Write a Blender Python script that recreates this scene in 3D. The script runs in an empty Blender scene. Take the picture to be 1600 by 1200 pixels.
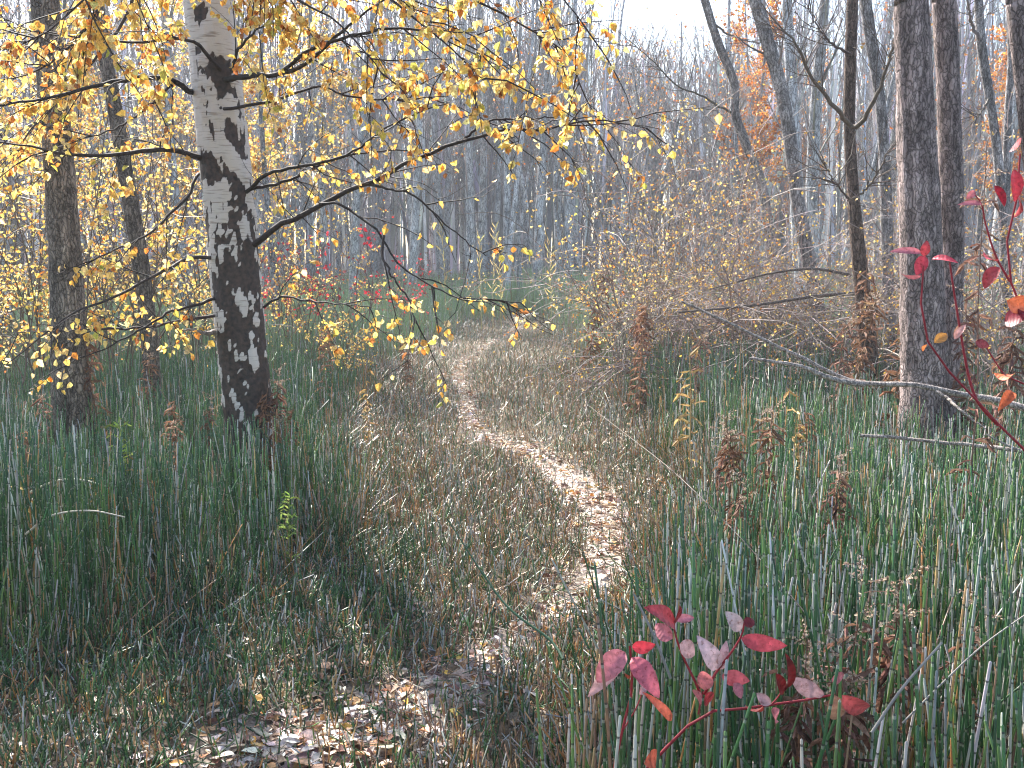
import bpy, math
import numpy as np
from mathutils import Vector, Matrix

# ------------------------------------------------------------------ camera, sky, sun, exposure
scene = bpy.context.scene
CAM_H, PITCH, FPX = 1.5, math.radians(7.0), 1600.0
cam_data = bpy.data.cameras.new("camera")
cam_data.sensor_width = 36.0
cam_data.lens = 36.0 * FPX / 1600.0
cam_data.clip_start, cam_data.clip_end = 0.05, 1000.0
cam = bpy.data.objects.new("camera", cam_data)
scene.collection.objects.link(cam)
cam.location = (0, 0, CAM_H)
cam.rotation_euler = (math.pi / 2 - PITCH, 0, 0)
scene.camera = cam

SUN_AZ, SUN_EL = math.radians(-30), math.radians(42)      # azimuth to the right of the view direction (+Y)
world = bpy.data.worlds.new("World"); scene.world = world; world.use_nodes = True
wn, wl = world.node_tree.nodes, world.node_tree.links
sky = wn.new("ShaderNodeTexSky"); sky.sky_type = 'NISHITA'; sky.sun_disc = False
sky.sun_elevation = SUN_EL; sky.sun_rotation = SUN_AZ
sky.air_density = 1.0; sky.dust_density = 2.0; sky.ozone_density = 1.0
wl.new(sky.outputs[0], wn["Background"].inputs[0])
wn["Background"].inputs[1].default_value = 0.11
sun_data = bpy.data.lights.new("sun", 'SUN'); sun_data.energy = 5.0
sun_data.angle = math.radians(0.6); sun_data.color = (1.0, 0.95, 0.88)
sun = bpy.data.objects.new("sun", sun_data); scene.collection.objects.link(sun)
sd = Vector((math.sin(SUN_AZ) * math.cos(SUN_EL), math.cos(SUN_AZ) * math.cos(SUN_EL), math.sin(SUN_EL)))
sun.rotation_euler = sd.to_track_quat('Z', 'Y').to_euler()
scene.view_settings.view_transform = 'Standard'; scene.view_settings.look = 'None'
scene.view_settings.gamma = 1.0; scene.view_settings.use_curve_mapping = False
scene.view_settings.exposure = 1.85
cy = scene.cycles
cy.max_bounces = 5; cy.diffuse_bounces = 3; cy.glossy_bounces = 2; cy.transmission_bounces = 3
cy.volume_bounces = 1; cy.use_denoising = True; cy.use_adaptive_sampling = True; cy.adaptive_threshold = 0.02
cy.pixel_filter_type = 'BLACKMAN_HARRIS'; cy.filter_width = 1.15
cy.sample_clamp_indirect = 4.0

# ------------------------------------------------------------------ helpers
rng = np.random.RandomState(7)
C = scene.collection
def lin(r, g, b):
    a = np.array([r, g, b], float) / 255.0
    return np.where(a <= 0.04045, a / 12.92, ((a + 0.055) / 1.055) ** 2.4)
def nrm(v):
    return v / np.maximum(np.linalg.norm(v, axis=-1, keepdims=True), 1e-9)
CP, SP = math.cos(PITCH), math.sin(PITCH)
def ray(px, py):
    u, v = (px - 800.0) / FPX, -(py - 600.0) / FPX
    return np.array([u, CP + SP * v, -SP + CP * v])
def at(px, py, Y):
    d = ray(px, py); return np.array([0, 0, CAM_H]) + d * (Y / d[1])
def ground_at(px, py):
    d = ray(px, py); t = CAM_H / -d[2]; return np.array([d[0] * t, d[1] * t, 0.0])
def project(p):
    p = np.asarray(p, float) - np.array([0, 0, CAM_H])
    y = p[..., 1] * CP - p[..., 2] * SP; z = p[..., 1] * SP + p[..., 2] * CP
    return 800 + FPX * p[..., 0] / y, 600 - FPX * z / y
def hash3(ix, iy, iz, seed):
    h = (ix.astype(np.int64) * 374761393 + iy.astype(np.int64) * 668265263 + iz.astype(np.int64) * 2147483647 + seed * 974711) & 0xffffffff
    h = ((h ^ (h >> 13)) * 1274126177) & 0xffffffff
    return ((h ^ (h >> 16)) & 0xffff) / 65535.0
def vnoise(p, seed=0):
    i = np.floor(p); f = p - i; f = f * f * (3 - 2 * f); i = i.astype(np.int64)
    r = 0
    for dx in (0, 1):
        for dy in (0, 1):
            for dz in (0, 1):
                w = (f[:, 0] if dx else 1 - f[:, 0]) * (f[:, 1] if dy else 1 - f[:, 1]) * (f[:, 2] if dz else 1 - f[:, 2])
                r = r + w * hash3(i[:, 0] + dx, i[:, 1] + dy, i[:, 2] + dz, seed)
    return r
def spline(pts, n):
    """resample a polyline (any columns) smoothly to n points"""
    pts = np.asarray(pts, float)
    m = len(pts)
    if m == 2:
        t = np.linspace(0, 1, n)[:, None]; return pts[0] * (1 - t) + pts[1] * t
    q = np.vstack([2 * pts[0] - pts[1], pts, 2 * pts[-1] - pts[-2]])
    seg = np.linalg.norm(np.diff(pts[:, :3], axis=0), axis=1); cum = np.r_[0, np.cumsum(seg)]
    s = np.linspace(0, cum[-1], n)
    k = np.clip(np.searchsorted(cum, s, side='right') - 1, 0, m - 2)
    t = ((s - cum[k]) / np.maximum(seg[k], 1e-9))[:, None]
    a, b, c, d = q[k], q[k + 1], q[k + 2], q[k + 3]
    return 0.5 * (2 * b + (c - a) * t + (2 * a - 5 * b + 4 * c - d) * t ** 2 + (3 * b - a - 3 * c + d) * t ** 3)

class Mesh:
    """collects vertices, faces, a colour and a length attribute; build() links ONE mesh object"""
    def __init__(self): self.v, self.q, self.t, self.c, self.a, self.n = [], [], [], [], [], 0
    def add(self, v, quads=None, tris=None, col=(0.5, 0.5, 0.5), along=None):
        v = np.asarray(v, float).reshape(-1, 3)
        col = np.asarray(col, float)
        if col.ndim == 1: col = np.broadcast_to(col, (len(v), 3))
        if along is None: along = np.zeros(len(v))
        if quads is not None and len(quads): self.q.append(np.asarray(quads).reshape(-1, 4) + self.n)
        if tris is not None and len(tris): self.t.append(np.asarray(tris).reshape(-1, 3) + self.n)
        self.v.append(v); self.c.append(col.reshape(-1, 3)); self.a.append(np.asarray(along, float).reshape(-1)); self.n += len(v)
    def tubes(self, P, R, sides, col, along=None):
        """P (N,K,3), R (N,K): N tubes of K rings each"""
        P = np.asarray(P, float); N, K, _ = P.shape; R = np.broadcast_to(np.asarray(R, float), (N, K))
        T = nrm(np.gradient(P, axis=1)) if K > 2 else np.repeat(nrm(P[:, 1:] - P[:, :1]), 2, axis=1)
        mean = nrm(P[:, -1] - P[:, 0])
        ref = np.where(np.abs(mean[:, 2:3]) > 0.7, np.array([[1.0, 0, 0]]), np.array([[0, 0, 1.0]]))
        A = nrm(np.cross(T, ref[:, None, :])); B = np.cross(T, A)
        th = np.arange(sides) * 2 * math.pi / sides
        V = P[:, :, None, :] + R[:, :, None, None] * (np.cos(th)[None, None, :, None] * A[:, :, None, :] + np.sin(th)[None, None, :, None] * B[:, :, None, :])
        k = np.arange(K - 1)[:, None]; s = np.arange(sides)[None, :]; s2 = (s + 1) % sides
        f = np.stack([k * sides + s, k * sides + s2, (k + 1) * sides + s2, (k + 1) * sides + s], -1).reshape(-1, 4)
        F = (np.arange(N)[:, None, None] * (K * sides) + f[None]).reshape(-1, 4)
        col = np.asarray(col, float)
        if col.ndim == 1: col = np.broadcast_to(col, (N, 3))
        if col.ndim == 2: col = np.broadcast_to(col[:, None, :], (N, K, 3))
        cc = np.repeat(col[:, :, None, :], sides, axis=2)
        if along is None:
            seg = np.linalg.norm(np.diff(P, axis=1), axis=2); along = np.concatenate([np.zeros((N, 1)), np.cumsum(seg, 1)], 1)
        aa = np.repeat(np.asarray(along)[:, :, None], sides, axis=2)
        self.add(V.reshape(-1, 3), F, None, cc.reshape(-1, 3), aa.reshape(-1))
    def leaves(self, pos, axis, normal, length, width, col, fold=0.25):
        """N leaves of two folded halves (4 triangles each)"""
        pos = np.asarray(pos, float); N = len(pos)
        if N == 0: return
        axis = nrm(axis); side = nrm(np.cross(normal, axis)); nn = np.cross(axis, side)
        L = np.broadcast_to(length, (N,))[:, None]; W = np.broadcast_to(width, (N,))[:, None]; f = np.broadcast_to(fold, (N,))[:, None]
        b = pos; tip = pos + axis * L - nn * L * 0.12
        l1 = pos + axis * L * 0.28 + side * W * 0.5 + nn * W * f; l2 = pos + axis * L * 0.66 + side * W * 0.36 + nn * W * f * 0.7
        r1 = pos + axis * L * 0.28 - side * W * 0.5 + nn * W * f; r2 = pos + axis * L * 0.66 - side * W * 0.36 + nn * W * f * 0.7
        V = np.stack([b, l1, l2, tip, r2, r1], 1).reshape(-1, 3)
        q = np.array([[0, 3, 2, 1], [0, 5, 4, 3]])
        F = (np.arange(N)[:, None, None] * 6 + q[None]).reshape(-1, 4)
        col = np.broadcast_to(np.asarray(col, float), (N, 3))
        self.add(V, F, None, np.repeat(col, 6, axis=0), np.tile([0, .28, .66, 1, .66, .28], N))
    def data(self, name, mat, smooth=True):
        me = bpy.data.meshes.new(name)
        V = np.concatenate(self.v)
        q = np.concatenate(self.q) if self.q else np.zeros((0, 4), int); t = np.concatenate(self.t) if self.t else np.zeros((0, 3), int)
        me.vertices.add(len(V)); me.vertices.foreach_set("co", V.astype(np.float32).ravel())
        loops = np.concatenate([q.ravel(), t.ravel()]).astype(np.int32)
        me.loops.add(len(loops)); me.loops.foreach_set("vertex_index", loops)
        start = np.concatenate([np.arange(len(q)) * 4, len(q) * 4 + np.arange(len(t)) * 3]).astype(np.int32)
        me.polygons.add(len(start)); me.polygons.foreach_set("loop_start", start)
        me.polygons.foreach_set("use_smooth", np.full(len(start), smooth, bool))
        me.update(calc_edges=True)
        ca = me.attributes.new("col", 'FLOAT_COLOR', 'POINT')
        ca.data.foreach_set("color", np.concatenate([np.concatenate(self.c), np.ones((len(V), 1))], 1).astype(np.float32).ravel())
        aa = me.attributes.new("along", 'FLOAT', 'POINT'); aa.data.foreach_set("value", np.concatenate(self.a).astype(np.float32))
        me.materials.append(mat)
        return me
    def build(self, name, mat, parent=None, smooth=True):
        return link(name, self.data(name, mat, smooth), parent)
def link(name, me, parent=None):
    o = bpy.data.objects.new(name, me); C.objects.link(o)
    if parent is not None: o.parent = parent
    return o
def tag(o, label=None, cat=None, group=None, kind=None):
    if label: o["label"] = label
    if cat: o["category"] = cat
    if group: o["group"] = group
    if kind: o["kind"] = kind
    return o
def thing(name, label, cat, loc=(0, 0, 0), rz=0.0, group=None, scale=1.0):
    o = bpy.data.objects.new(name, None); o.empty_display_size = 0.2; C.objects.link(o)
    o.location = [float(x) for x in loc]; o.rotation_euler = (0, 0, rz); o.scale = (scale,) * 3
    return tag(o, label, cat, group)

# ------------------------------------------------------------------ materials
def new_mat(name):
    m = bpy.data.materials.new(name); m.use_nodes = True
    return m, m.node_tree.nodes, m.node_tree.links, m.node_tree.nodes["Principled BSDF"]
def node(n, kind, **kw):
    x = n.new(kind)
    for k, v in kw.items(): setattr(x, k, v)
    return x
def attr_colour(n, l, noise_scale=60.0, lo=0.7, hi=1.25):
    a = node(n, "ShaderNodeAttribute", attribute_name="col")
    tc = n.new("ShaderNodeTexCoord"); no = n.new("ShaderNodeTexNoise"); no.inputs["Scale"].default_value = noise_scale; no.inputs["Detail"].default_value = 3
    l.new(tc.outputs["Object"], no.inputs["Vector"])
    mr = n.new("ShaderNodeMapRange"); mr.inputs[1].default_value = 0.3; mr.inputs[2].default_value = 0.7; mr.inputs[3].default_value = lo; mr.inputs[4].default_value = hi
    l.new(no.outputs[0], mr.inputs[0])
    mx = n.new("ShaderNodeVectorMath"); mx.operation = 'SCALE'
    l.new(a.outputs["Color"], mx.inputs[0]); l.new(mr.outputs[0], mx.inputs["Scale"])
    return mx.outputs[0]
def leaf_mat(name, trans=0.45, rough=0.5, veins=False):
    m, n, l, b = new_mat(name)
    c = attr_colour(n, l, 90.0, 0.65, 1.3)
    if veins:
        a = node(n, "ShaderNodeAttribute", attribute_name="along")
        w = n.new("ShaderNodeMath"); w.operation = 'SINE'
        mu = n.new("ShaderNodeMath"); mu.operation = 'MULTIPLY'; mu.inputs[1].default_value = 44.0
        l.new(a.outputs["Fac"], mu.inputs[0]); l.new(mu.outputs[0], w.inputs[0])
        bp = n.new("ShaderNodeBump"); bp.inputs["Strength"].default_value = 0.12; bp.inputs["Distance"].default_value = 0.002
        l.new(w.outputs[0], bp.inputs["Height"]); l.new(bp.outputs[0], b.inputs["Normal"])
    tc = n.new("ShaderNodeTexCoord"); sp = n.new("ShaderNodeTexNoise"); sp.inputs["Scale"].default_value = 150.0; sp.inputs["Detail"].default_value = 2
    l.new(tc.outputs["Object"], sp.inputs["Vector"]); rp = n.new("ShaderNodeValToRGB"); rp.color_ramp.elements[0].position = 0.58; rp.color_ramp.elements[1].position = 0.70
    l.new(sp.outputs[0], rp.inputs[0]); dk = n.new("ShaderNodeVectorMath"); dk.operation = 'MULTIPLY'; dk.inputs[1].default_value = (0.62, 0.50, 0.46); l.new(c, dk.inputs[0])
    mc = node(n, "ShaderNodeMix", data_type='RGBA'); l.new(rp.outputs[0], mc.inputs[0]); l.new(c, mc.inputs[6]); l.new(dk.outputs[0], mc.inputs[7]); c = mc.outputs[2]
    l.new(c, b.inputs["Base Color"]); b.inputs["Roughness"].default_value = rough
    b.inputs["Specular IOR Level"].default_value = 0.35
    tr = n.new("ShaderNodeBsdfTranslucent"); l.new(c, tr.inputs[0])
    mx = n.new("ShaderNodeMixShader"); mx.inputs[0].default_value = trans
    l.new(b.outputs[0], mx.inputs[1]); l.new(tr.outputs[0], mx.inputs[2]); l.new(mx.outputs[0], n["Material Output"].inputs[0])
    return m
def attr_mat(name, rough=0.8, spec=0.3, scale=40.0, lo=0.6, hi=1.3, bump=0.0):
    m, n, l, b = new_mat(name)
    l.new(attr_colour(n, l, scale, lo, hi), b.inputs["Base Color"])
    b.inputs["Roughness"].default_value = rough; b.inputs["Specular IOR Level"].default_value = spec
    if bump:
        no = n.new("ShaderNodeTexNoise"); no.inputs["Scale"].default_value = scale * 2; no.inputs["Detail"].default_value = 4
        bp = n.new("ShaderNodeBump"); bp.inputs["Strength"].default_value = bump; bp.inputs["Distance"].default_value = 0.01
        tc = n.new("ShaderNodeTexCoord"); l.new(tc.outputs["Object"], no.inputs["Vector"])
        l.new(no.outputs[0], bp.inputs["Height"]); l.new(bp.outputs[0], b.inputs["Normal"])
    return m
def horsetail_mat():
    m, n, l, b = new_mat("horsetail")
    c = attr_colour(n, l, 25.0, 0.75, 1.2)
    a = node(n, "ShaderNodeAttribute", attribute_name="along")
    d = n.new("ShaderNodeMath"); d.operation = 'DIVIDE'; d.inputs[1].default_value = 0.075
    fr = n.new("ShaderNodeMath"); fr.operation = 'FRACT'
    l.new(a.outputs["Fac"], d.inputs[0]); l.new(d.outputs[0], fr.inputs[0])
    r1 = n.new("ShaderNodeValToRGB"); e = r1.color_ramp; e.interpolation = 'CONSTANT'
    e.elements[0].position = 0.0; e.elements[0].color = (0, 0, 0, 1); e.elements[1].position = 0.86; e.elements[1].color = (0.55, 0.55, 0.55, 1)
    x = e.elements.new(0.945); x.color = (0, 0, 0, 1)
    r2 = n.new("ShaderNodeValToRGB"); e = r2.color_ramp; e.interpolation = 'CONSTANT'
    e.elements[0].position = 0.0; e.elements[0].color = (0, 0, 0, 1); e.elements[1].position = 0.945; e.elements[1].color = (0.85, 0.85, 0.85, 1)
    l.new(fr.outputs[0], r1.inputs[0]); l.new(fr.outputs[0], r2.inputs[0])
    m1 = node(n, "ShaderNodeMix", data_type='RGBA'); m2 = node(n, "ShaderNodeMix", data_type='RGBA')
    l.new(r1.outputs[0], m1.inputs[0]); l.new(c, m1.inputs[6]); m1.inputs[7].default_value = (0.34, 0.33, 0.27, 1)
    l.new(r2.outputs[0], m2.inputs[0]); l.new(m1.outputs[2], m2.inputs[6]); m2.inputs[7].default_value = (0.02, 0.02, 0.018, 1)
    l.new(m2.outputs[2], b.inputs["Base Color"]); b.inputs["Roughness"].default_value = 0.42; b.inputs["Specular IOR Level"].default_value = 0.5
    return m
def bark_mat(name, dark, light, zs=5.0, scale=26.0, bump=0.8):
    m, n, l, b = new_mat(name)
    tc = n.new("ShaderNodeTexCoord"); mp = n.new("ShaderNodeMapping"); mp.inputs["Scale"].default_value = (1, 1, 1.0 / zs)
    l.new(tc.outputs["Object"], mp.inputs[0])
    n1 = n.new("ShaderNodeTexNoise"); n1.inputs["Scale"].default_value = scale; n1.inputs["Detail"].default_value = 6; n1.inputs["Roughness"].default_value = 0.65
    n2 = n.new("ShaderNodeTexNoise"); n2.inputs["Scale"].default_value = 3.0; n2.inputs["Detail"].default_value = 4
    l.new(mp.outputs[0], n1.inputs["Vector"]); l.new(tc.outputs["Object"], n2.inputs["Vector"])
    r = n.new("ShaderNodeValToRGB"); r.color_ramp.elements[0].position = 0.36; r.color_ramp.elements[1].position = 0.62
    r.color_ramp.elements[0].color = (*dark, 1); r.color_ramp.elements[1].color = (*light, 1)
    l.new(n1.outputs[0], r.inputs[0])
    mr = n.new("ShaderNodeMapRange"); mr.inputs[1].default_value = .3; mr.inputs[2].default_value = .7; mr.inputs[3].default_value = .7; mr.inputs[4].default_value = 1.25
    l.new(n2.outputs[0], mr.inputs[0])
    sc = n.new("ShaderNodeVectorMath"); sc.operation = 'SCALE'; l.new(r.outputs[0], sc.inputs[0]); l.new(mr.outputs[0], sc.inputs["Scale"])
    at_ = node(n, "ShaderNodeAttribute", attribute_name="col")
    mu = n.new("ShaderNodeVectorMath"); mu.operation = 'MULTIPLY'; l.new(sc.outputs[0], mu.inputs[0]); l.new(at_.outputs["Color"], mu.inputs[1])
    wp = n.new("ShaderNodeMix"); wp.data_type = 'RGBA'; wp.blend_type = 'LINEAR_LIGHT'; wp.inputs[0].default_value = 0.035
    mp2 = n.new("ShaderNodeMapping"); mp2.inputs["Scale"].default_value = (1, 1, 0.24); l.new(tc.outputs["Object"], mp2.inputs[0])
    n3 = n.new("ShaderNodeTexNoise"); n3.inputs["Scale"].default_value = 14.0; n3.inputs["Detail"].default_value = 4; l.new(tc.outputs["Object"], n3.inputs["Vector"])
    l.new(mp2.outputs[0], wp.inputs[6]); l.new(n3.outputs["Color"], wp.inputs[7])
    vo = n.new("ShaderNodeTexVoronoi"); vo.feature = 'DISTANCE_TO_EDGE'; vo.inputs["Scale"].default_value = scale * 1.5; l.new(wp.outputs[2], vo.inputs["Vector"])
    cr = n.new("ShaderNodeMapRange"); cr.inputs[1].default_value = 0.0; cr.inputs[2].default_value = 0.16; cr.inputs[3].default_value = 0.30; cr.inputs[4].default_value = 1.0
    l.new(vo.outputs["Distance"], cr.inputs[0])
    ck = n.new("ShaderNodeVectorMath"); ck.operation = 'SCALE'; l.new(mu.outputs[0], ck.inputs[0]); l.new(cr.outputs[0], ck.inputs["Scale"])
    l.new(ck.outputs[0], b.inputs["Base Color"]); b.inputs["Roughness"].default_value = 0.9; b.inputs["Specular IOR Level"].default_value = 0.2
    bp = n.new("ShaderNodeBump"); bp.inputs["Strength"].default_value = bump; bp.inputs["Distance"].default_value = 0.02
    hs = n.new("ShaderNodeMath"); hs.operation = 'MULTIPLY'; l.new(n1.outputs[0], hs.inputs[0]); l.new(cr.outputs[0], hs.inputs[1])
    l.new(hs.outputs[0], bp.inputs["Height"]); l.new(bp.outputs[0], b.inputs["Normal"])
    return m
def birch_mat():
    m, n, l, b = new_mat("birch_bark")
    tc = n.new("ShaderNodeTexCoord"); mp = n.new("ShaderNodeMapping"); mp.inputs["Scale"].default_value = (1, 1, 12)
    l.new(tc.outputs["Object"], mp.inputs[0])
    n1 = n.new("ShaderNodeTexNoise"); n1.inputs["Scale"].default_value = 9.0; n1.inputs["Detail"].default_value = 5     # horizontal lenticels
    l.new(mp.outputs[0], n1.inputs["Vector"])
    r = n.new("ShaderNodeValToRGB"); r.color_ramp.elements[0].position = 0.33; r.color_ramp.elements[1].position = 0.46
    r.color_ramp.elements[0].color = (0.30, 0.25, 0.21, 1); r.color_ramp.elements[1].color = (0.58, 0.53, 0.49, 1)
    l.new(n1.outputs[0], r.inputs[0])
    n2 = n.new("ShaderNodeTexNoise"); n2.inputs["Scale"].default_value = 40.0; n2.inputs["Detail"].default_value = 5
    l.new(tc.outputs["Object"], n2.inputs["Vector"])
    r2 = n.new("ShaderNodeValToRGB"); r2.color_ramp.elements[0].position = 0.35; r2.color_ramp.elements[1].position = 0.7
    r2.color_ramp.elements[0].color = (0.018, 0.013, 0.011, 1); r2.color_ramp.elements[1].color = (0.075, 0.045, 0.034, 1)
    l.new(n2.outputs[0], r2.inputs[0])
    a = node(n, "ShaderNodeAttribute", attribute_name="along")      # dark plate mask on the mesh
    ad = n.new("ShaderNodeMath"); ad.operation = 'MULTIPLY_ADD'; ad.inputs[1].default_value = 0.35
    l.new(n2.outputs[0], ad.inputs[0]); l.new(a.outputs["Fac"], ad.inputs[2])
    r3 = n.new("ShaderNodeValToRGB"); r3.color_ramp.elements[0].position = 0.62; r3.color_ramp.elements[1].position = 0.70
    l.new(ad.outputs[0], r3.inputs[0])
    mx = node(n, "ShaderNodeMix", data_type='RGBA')
    l.new(r3.outputs[0], mx.inputs[0]); l.new(r.outputs[0], mx.inputs[6]); l.new(r2.outputs[0], mx.inputs[7])
    l.new(mx.outputs[2], b.inputs["Base Color"]); b.inputs["Roughness"].default_value = 0.65
    bp = n.new("ShaderNodeBump"); bp.inputs["Strength"].default_value = 0.5; bp.inputs["Distance"].default_value = 0.01
    l.new(n2.outputs[0], bp.inputs["Height"]); l.new(bp.outputs[0], b.inputs["Normal"])
    return m
M_LEAF = leaf_mat("autumn_leaf", 0.5); M_RED = leaf_mat("red_leaf", 0.22, 0.5, True)
M_LITTER = leaf_mat("litter_leaf", 0.1, 0.45); M_TWIG = attr_mat("twig_bark", 0.75, 0.35, 50)
M_WOOD = bark_mat("grey_bark", (0.60, 0.59, 0.59), (1.15, 1.15, 1.15), 4.0, 14.0, 0.6)
M_BARK = bark_mat("furrowed_bark", (0.48, 0.45, 0.45), (1.12, 1.10, 1.09), 2.6, 30.0, 1.0)
M_BIRCH = birch_mat(); M_HORSE = horsetail_mat()
M_DEADWOOD = bark_mat("weathered_wood", (0.45, 0.43, 0.42), (1.0, 0.98, 0.96), 1.0, 60.0, 0.4)
M_DRY = leaf_mat("dry_weed", 0.3, 0.8); M_CANE = attr_mat("cane", 0.6, 0.35, 30, .8, 1.15)

# ------------------------------------------------------------------ lie of the land
PATH = [(330, 1330, .50), (430, 1190, .46), (570, 1100, .36), (735, 1020, .22), (865, 940, .17), (945, 860, .20), (935, 790, .27), (890, 740, .32),
        (815, 700, .27), (738, 660, .16), (728, 620, .17), (716, 585, .15), (733, 560, .13), (770, 538, .15), (806, 515, .2), (806, 498, .3)]
path_pts = np.array([[*ground_at(a, b)[:2], 0, h * .68] for a, b, h in PATH]); path_c = spline(path_pts, 160)
def path_dist(x, y):
    """distance from the bare track, in track half-widths"""
    x = np.asarray(x, float).ravel(); y = np.asarray(y, float).ravel(); out = np.empty(len(x))
    for i in range(0, len(x), 20000):
        dx = x[i:i + 20000, None] - path_c[None, :, 0]; dy = y[i:i + 20000, None] - path_c[None, :, 1]
        out[i:i + 20000] = (np.sqrt(dx * dx + dy * dy) / path_c[None, :, 3]).min(1)
    return out
LY = [0, 2, 3.4, 3.8, 4.3, 4.9, 6.1, 8, 11.4, 15, 20, 23, 24.5]; LX = [-2.3, -2.0, -1.85, -1.5, -1.15, -.95, -.95, -1.2, -1.55, -1.55, -1.2, -.95, .2]
RY = [0, 1.6, 1.95, 2.25, 3.0, 3.5, 4.5, 5.2, 6.2, 8, 10, 12.2, 15, 19, 23, 24.5]; RX = [-.35, -.12, -.02, .08, .26, .42, .62, .80, 1.0, 1.12, 1.0, .85, .9, .95, .8, .3]
def tallness(x, y):
    """0 in the trodden corridor, 1 in the standing horsetails"""
    l = np.interp(y, LY, LX); r = np.interp(y, RY, RX)
    wob = 0.22 * (vnoise(np.stack([x * 1.7, y * 1.7, 0 * x], 1), 3) - 0.5) * 2
    ramp = 0.35 + 0.02 * y
    e = np.maximum(l - x, x - r) + wob * np.clip(y / 5, .3, 1.5)
    e = np.where(y > 24.5, 2.0, e)
    return np.clip(e / ramp + 0.15, 0, 1)
def ground_z(x, y):
    p = np.stack([np.asarray(x, float).ravel() * 0.5, np.asarray(y, float).ravel() * 0.5, np.zeros(np.size(x))], 1)
    q = p * 6
    return (vnoise(p, 11) - 0.5) * 0.10 + (vnoise(q, 12) - 0.5) * 0.03 + np.clip(p[:, 1] * 2 - 22, 0, 40) * .018

def build_ground():
    def lines(a, b, c0, c1, n0, n1, n2):
        return np.concatenate([-np.geomspace(-a, -b, n0)[:-1] if a < 0 else np.linspace(a, b, n0)[:-1], np.linspace(b, c0, n1)[:-1], np.geomspace(c0, c1, n2)])
    xs = lines(-150, -4, 4, 150, 40, 130, 40); ys = np.concatenate([np.linspace(-150, 1, 30)[:-1], np.linspace(1, 14, 170)[:-1], np.geomspace(14, 150, 80)])
    X, Y = np.meshgrid(xs, ys); x, y = X.ravel(), Y.ravel()
    pd = path_dist(x, y)
    z = ground_z(x, y) - 0.03 * np.clip(1.6 - pd, 0, 1)
    nx, ny = len(xs), len(ys)
    i = np.arange(ny - 1)[:, None] * nx + np.arange(nx - 1)[None, :]
    F = np.stack([i, i + 1, i + nx + 1, i + nx], -1).reshape(-1, 4)
    t = tallness(x, y)
    soil = np.array([0.05, 0.04, 0.030]); track = np.array([0.36, 0.30, 0.26]); thatch = np.array([0.10, 0.078, 0.052])
    w = np.clip(1.35 - pd, 0, 1)[:, None]; k = (1 - t)[:, None]
    col = soil * (1 - k) + thatch * k; col = col * (1 - w) + track * w
    m = Mesh(); m.add(np.stack([x, y, z], 1), F, None, col, pd)
    mat = attr_mat("forest_soil", 0.95, 0.15, 35.0, 0.45, 1.6, 0.8)
    tag(m.build("ground", mat), kind="structure")
build_ground()
def gz(x, y): return float(ground_z(np.array([x]), np.array([y]))[0])

# ------------------------------------------------------------------ plant growth helpers
def grow(base, d, length, K, up=0.0, jit=0.15, r=rng):
    """N wandering shoots of K points"""
    base = np.asarray(base, float); N = len(base); d = nrm(np.asarray(d, float)); P = np.empty((N, K, 3)); P[:, 0] = base
    st = (np.broadcast_to(length, (N,)) / (K - 1))[:, None]
    for k in range(1, K):
        P[:, k] = P[:, k - 1] + d * st
        d = nrm(d + np.array([0, 0, 1.0]) * up + r.normal(0, jit, (N, 3)))
    return P
def shoots(par, n, lo=0.2, hi=1.0, ang=(25, 60), r=rng, weights=None):
    """n points and directions branching off the parent shoots par (N,K,3)"""
    N, K, _ = par.shape
    i = r.choice(N, n, p=weights); t = r.uniform(lo, hi, n) * (K - 1); k = np.minimum(t.astype(int), K - 2); f = (t - k)[:, None]
    p = par[i, k] * (1 - f) + par[i, k + 1] * f; tan = nrm(par[i, k + 1] - par[i, k])
    perp = nrm(np.cross(tan, r.normal(0, 1, (n, 3)))); a = np.radians(r.uniform(ang[0], ang[1], n))[:, None]
    return p, tan * np.cos(a) + perp * np.sin(a), i, t / (K - 1)
def ring(R0, R1, N, K): return np.broadcast_to(R0, (N,))[:, None] * (1 - np.linspace(0, 1, K))[None] + np.broadcast_to(R1, (N,))[:, None] * np.linspace(0, 1, K)[None]
def vary(col, n, r=rng, s=0.18): return np.clip(np.asarray(col)[None] * r.lognormal(0, s, (n, 1)) * r.lognormal(0, min(s * 0.3, .05), (n, 3)), 0, 0.95)
def pick(palette, weights, n, r=rng, s=0.15):
    pal = np.array(palette); w = np.array(weights, float); i = r.choice(len(pal), n, p=w / w.sum())
    return np.clip(pal[i] * r.lognormal(0, s, (n, 1)) * r.lognormal(0, s * .3, (n, 3)), 0, .95)
YELLOWS = [lin(242, 200, 104), lin(246, 216, 138), lin(236, 178, 84), lin(212, 136, 62), lin(190, 182, 88), lin(244, 216, 156), lin(160, 104, 60)]
YW = [28, 24, 14, 8, 7, 14, 4]
def hang_leaves(m, par, n, size, palette, weights, r=rng, lo=0.15, droop=0.7, s=0.15):
    p, d, i, t = shoots(par, n, lo, 1.0, (40, 90), r)
    d = nrm(d * 0.6 + np.array([0, 0, -droop]) + r.normal(0, .35, (n, 3)))
    p = p + d * size * 0.35
    L = size * r.uniform(.7, 1.2, n); nn = nrm(r.normal(0, 1, (n, 3)) + np.array([0, -.4, .2]))
    c = pick(palette, weights, n, r, s)
    m.leaves(p, d, nn, L, L * r.uniform(.62, .85, n), c, r.uniform(.0, .35, n))
    return p, d, nn, L, c
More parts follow.
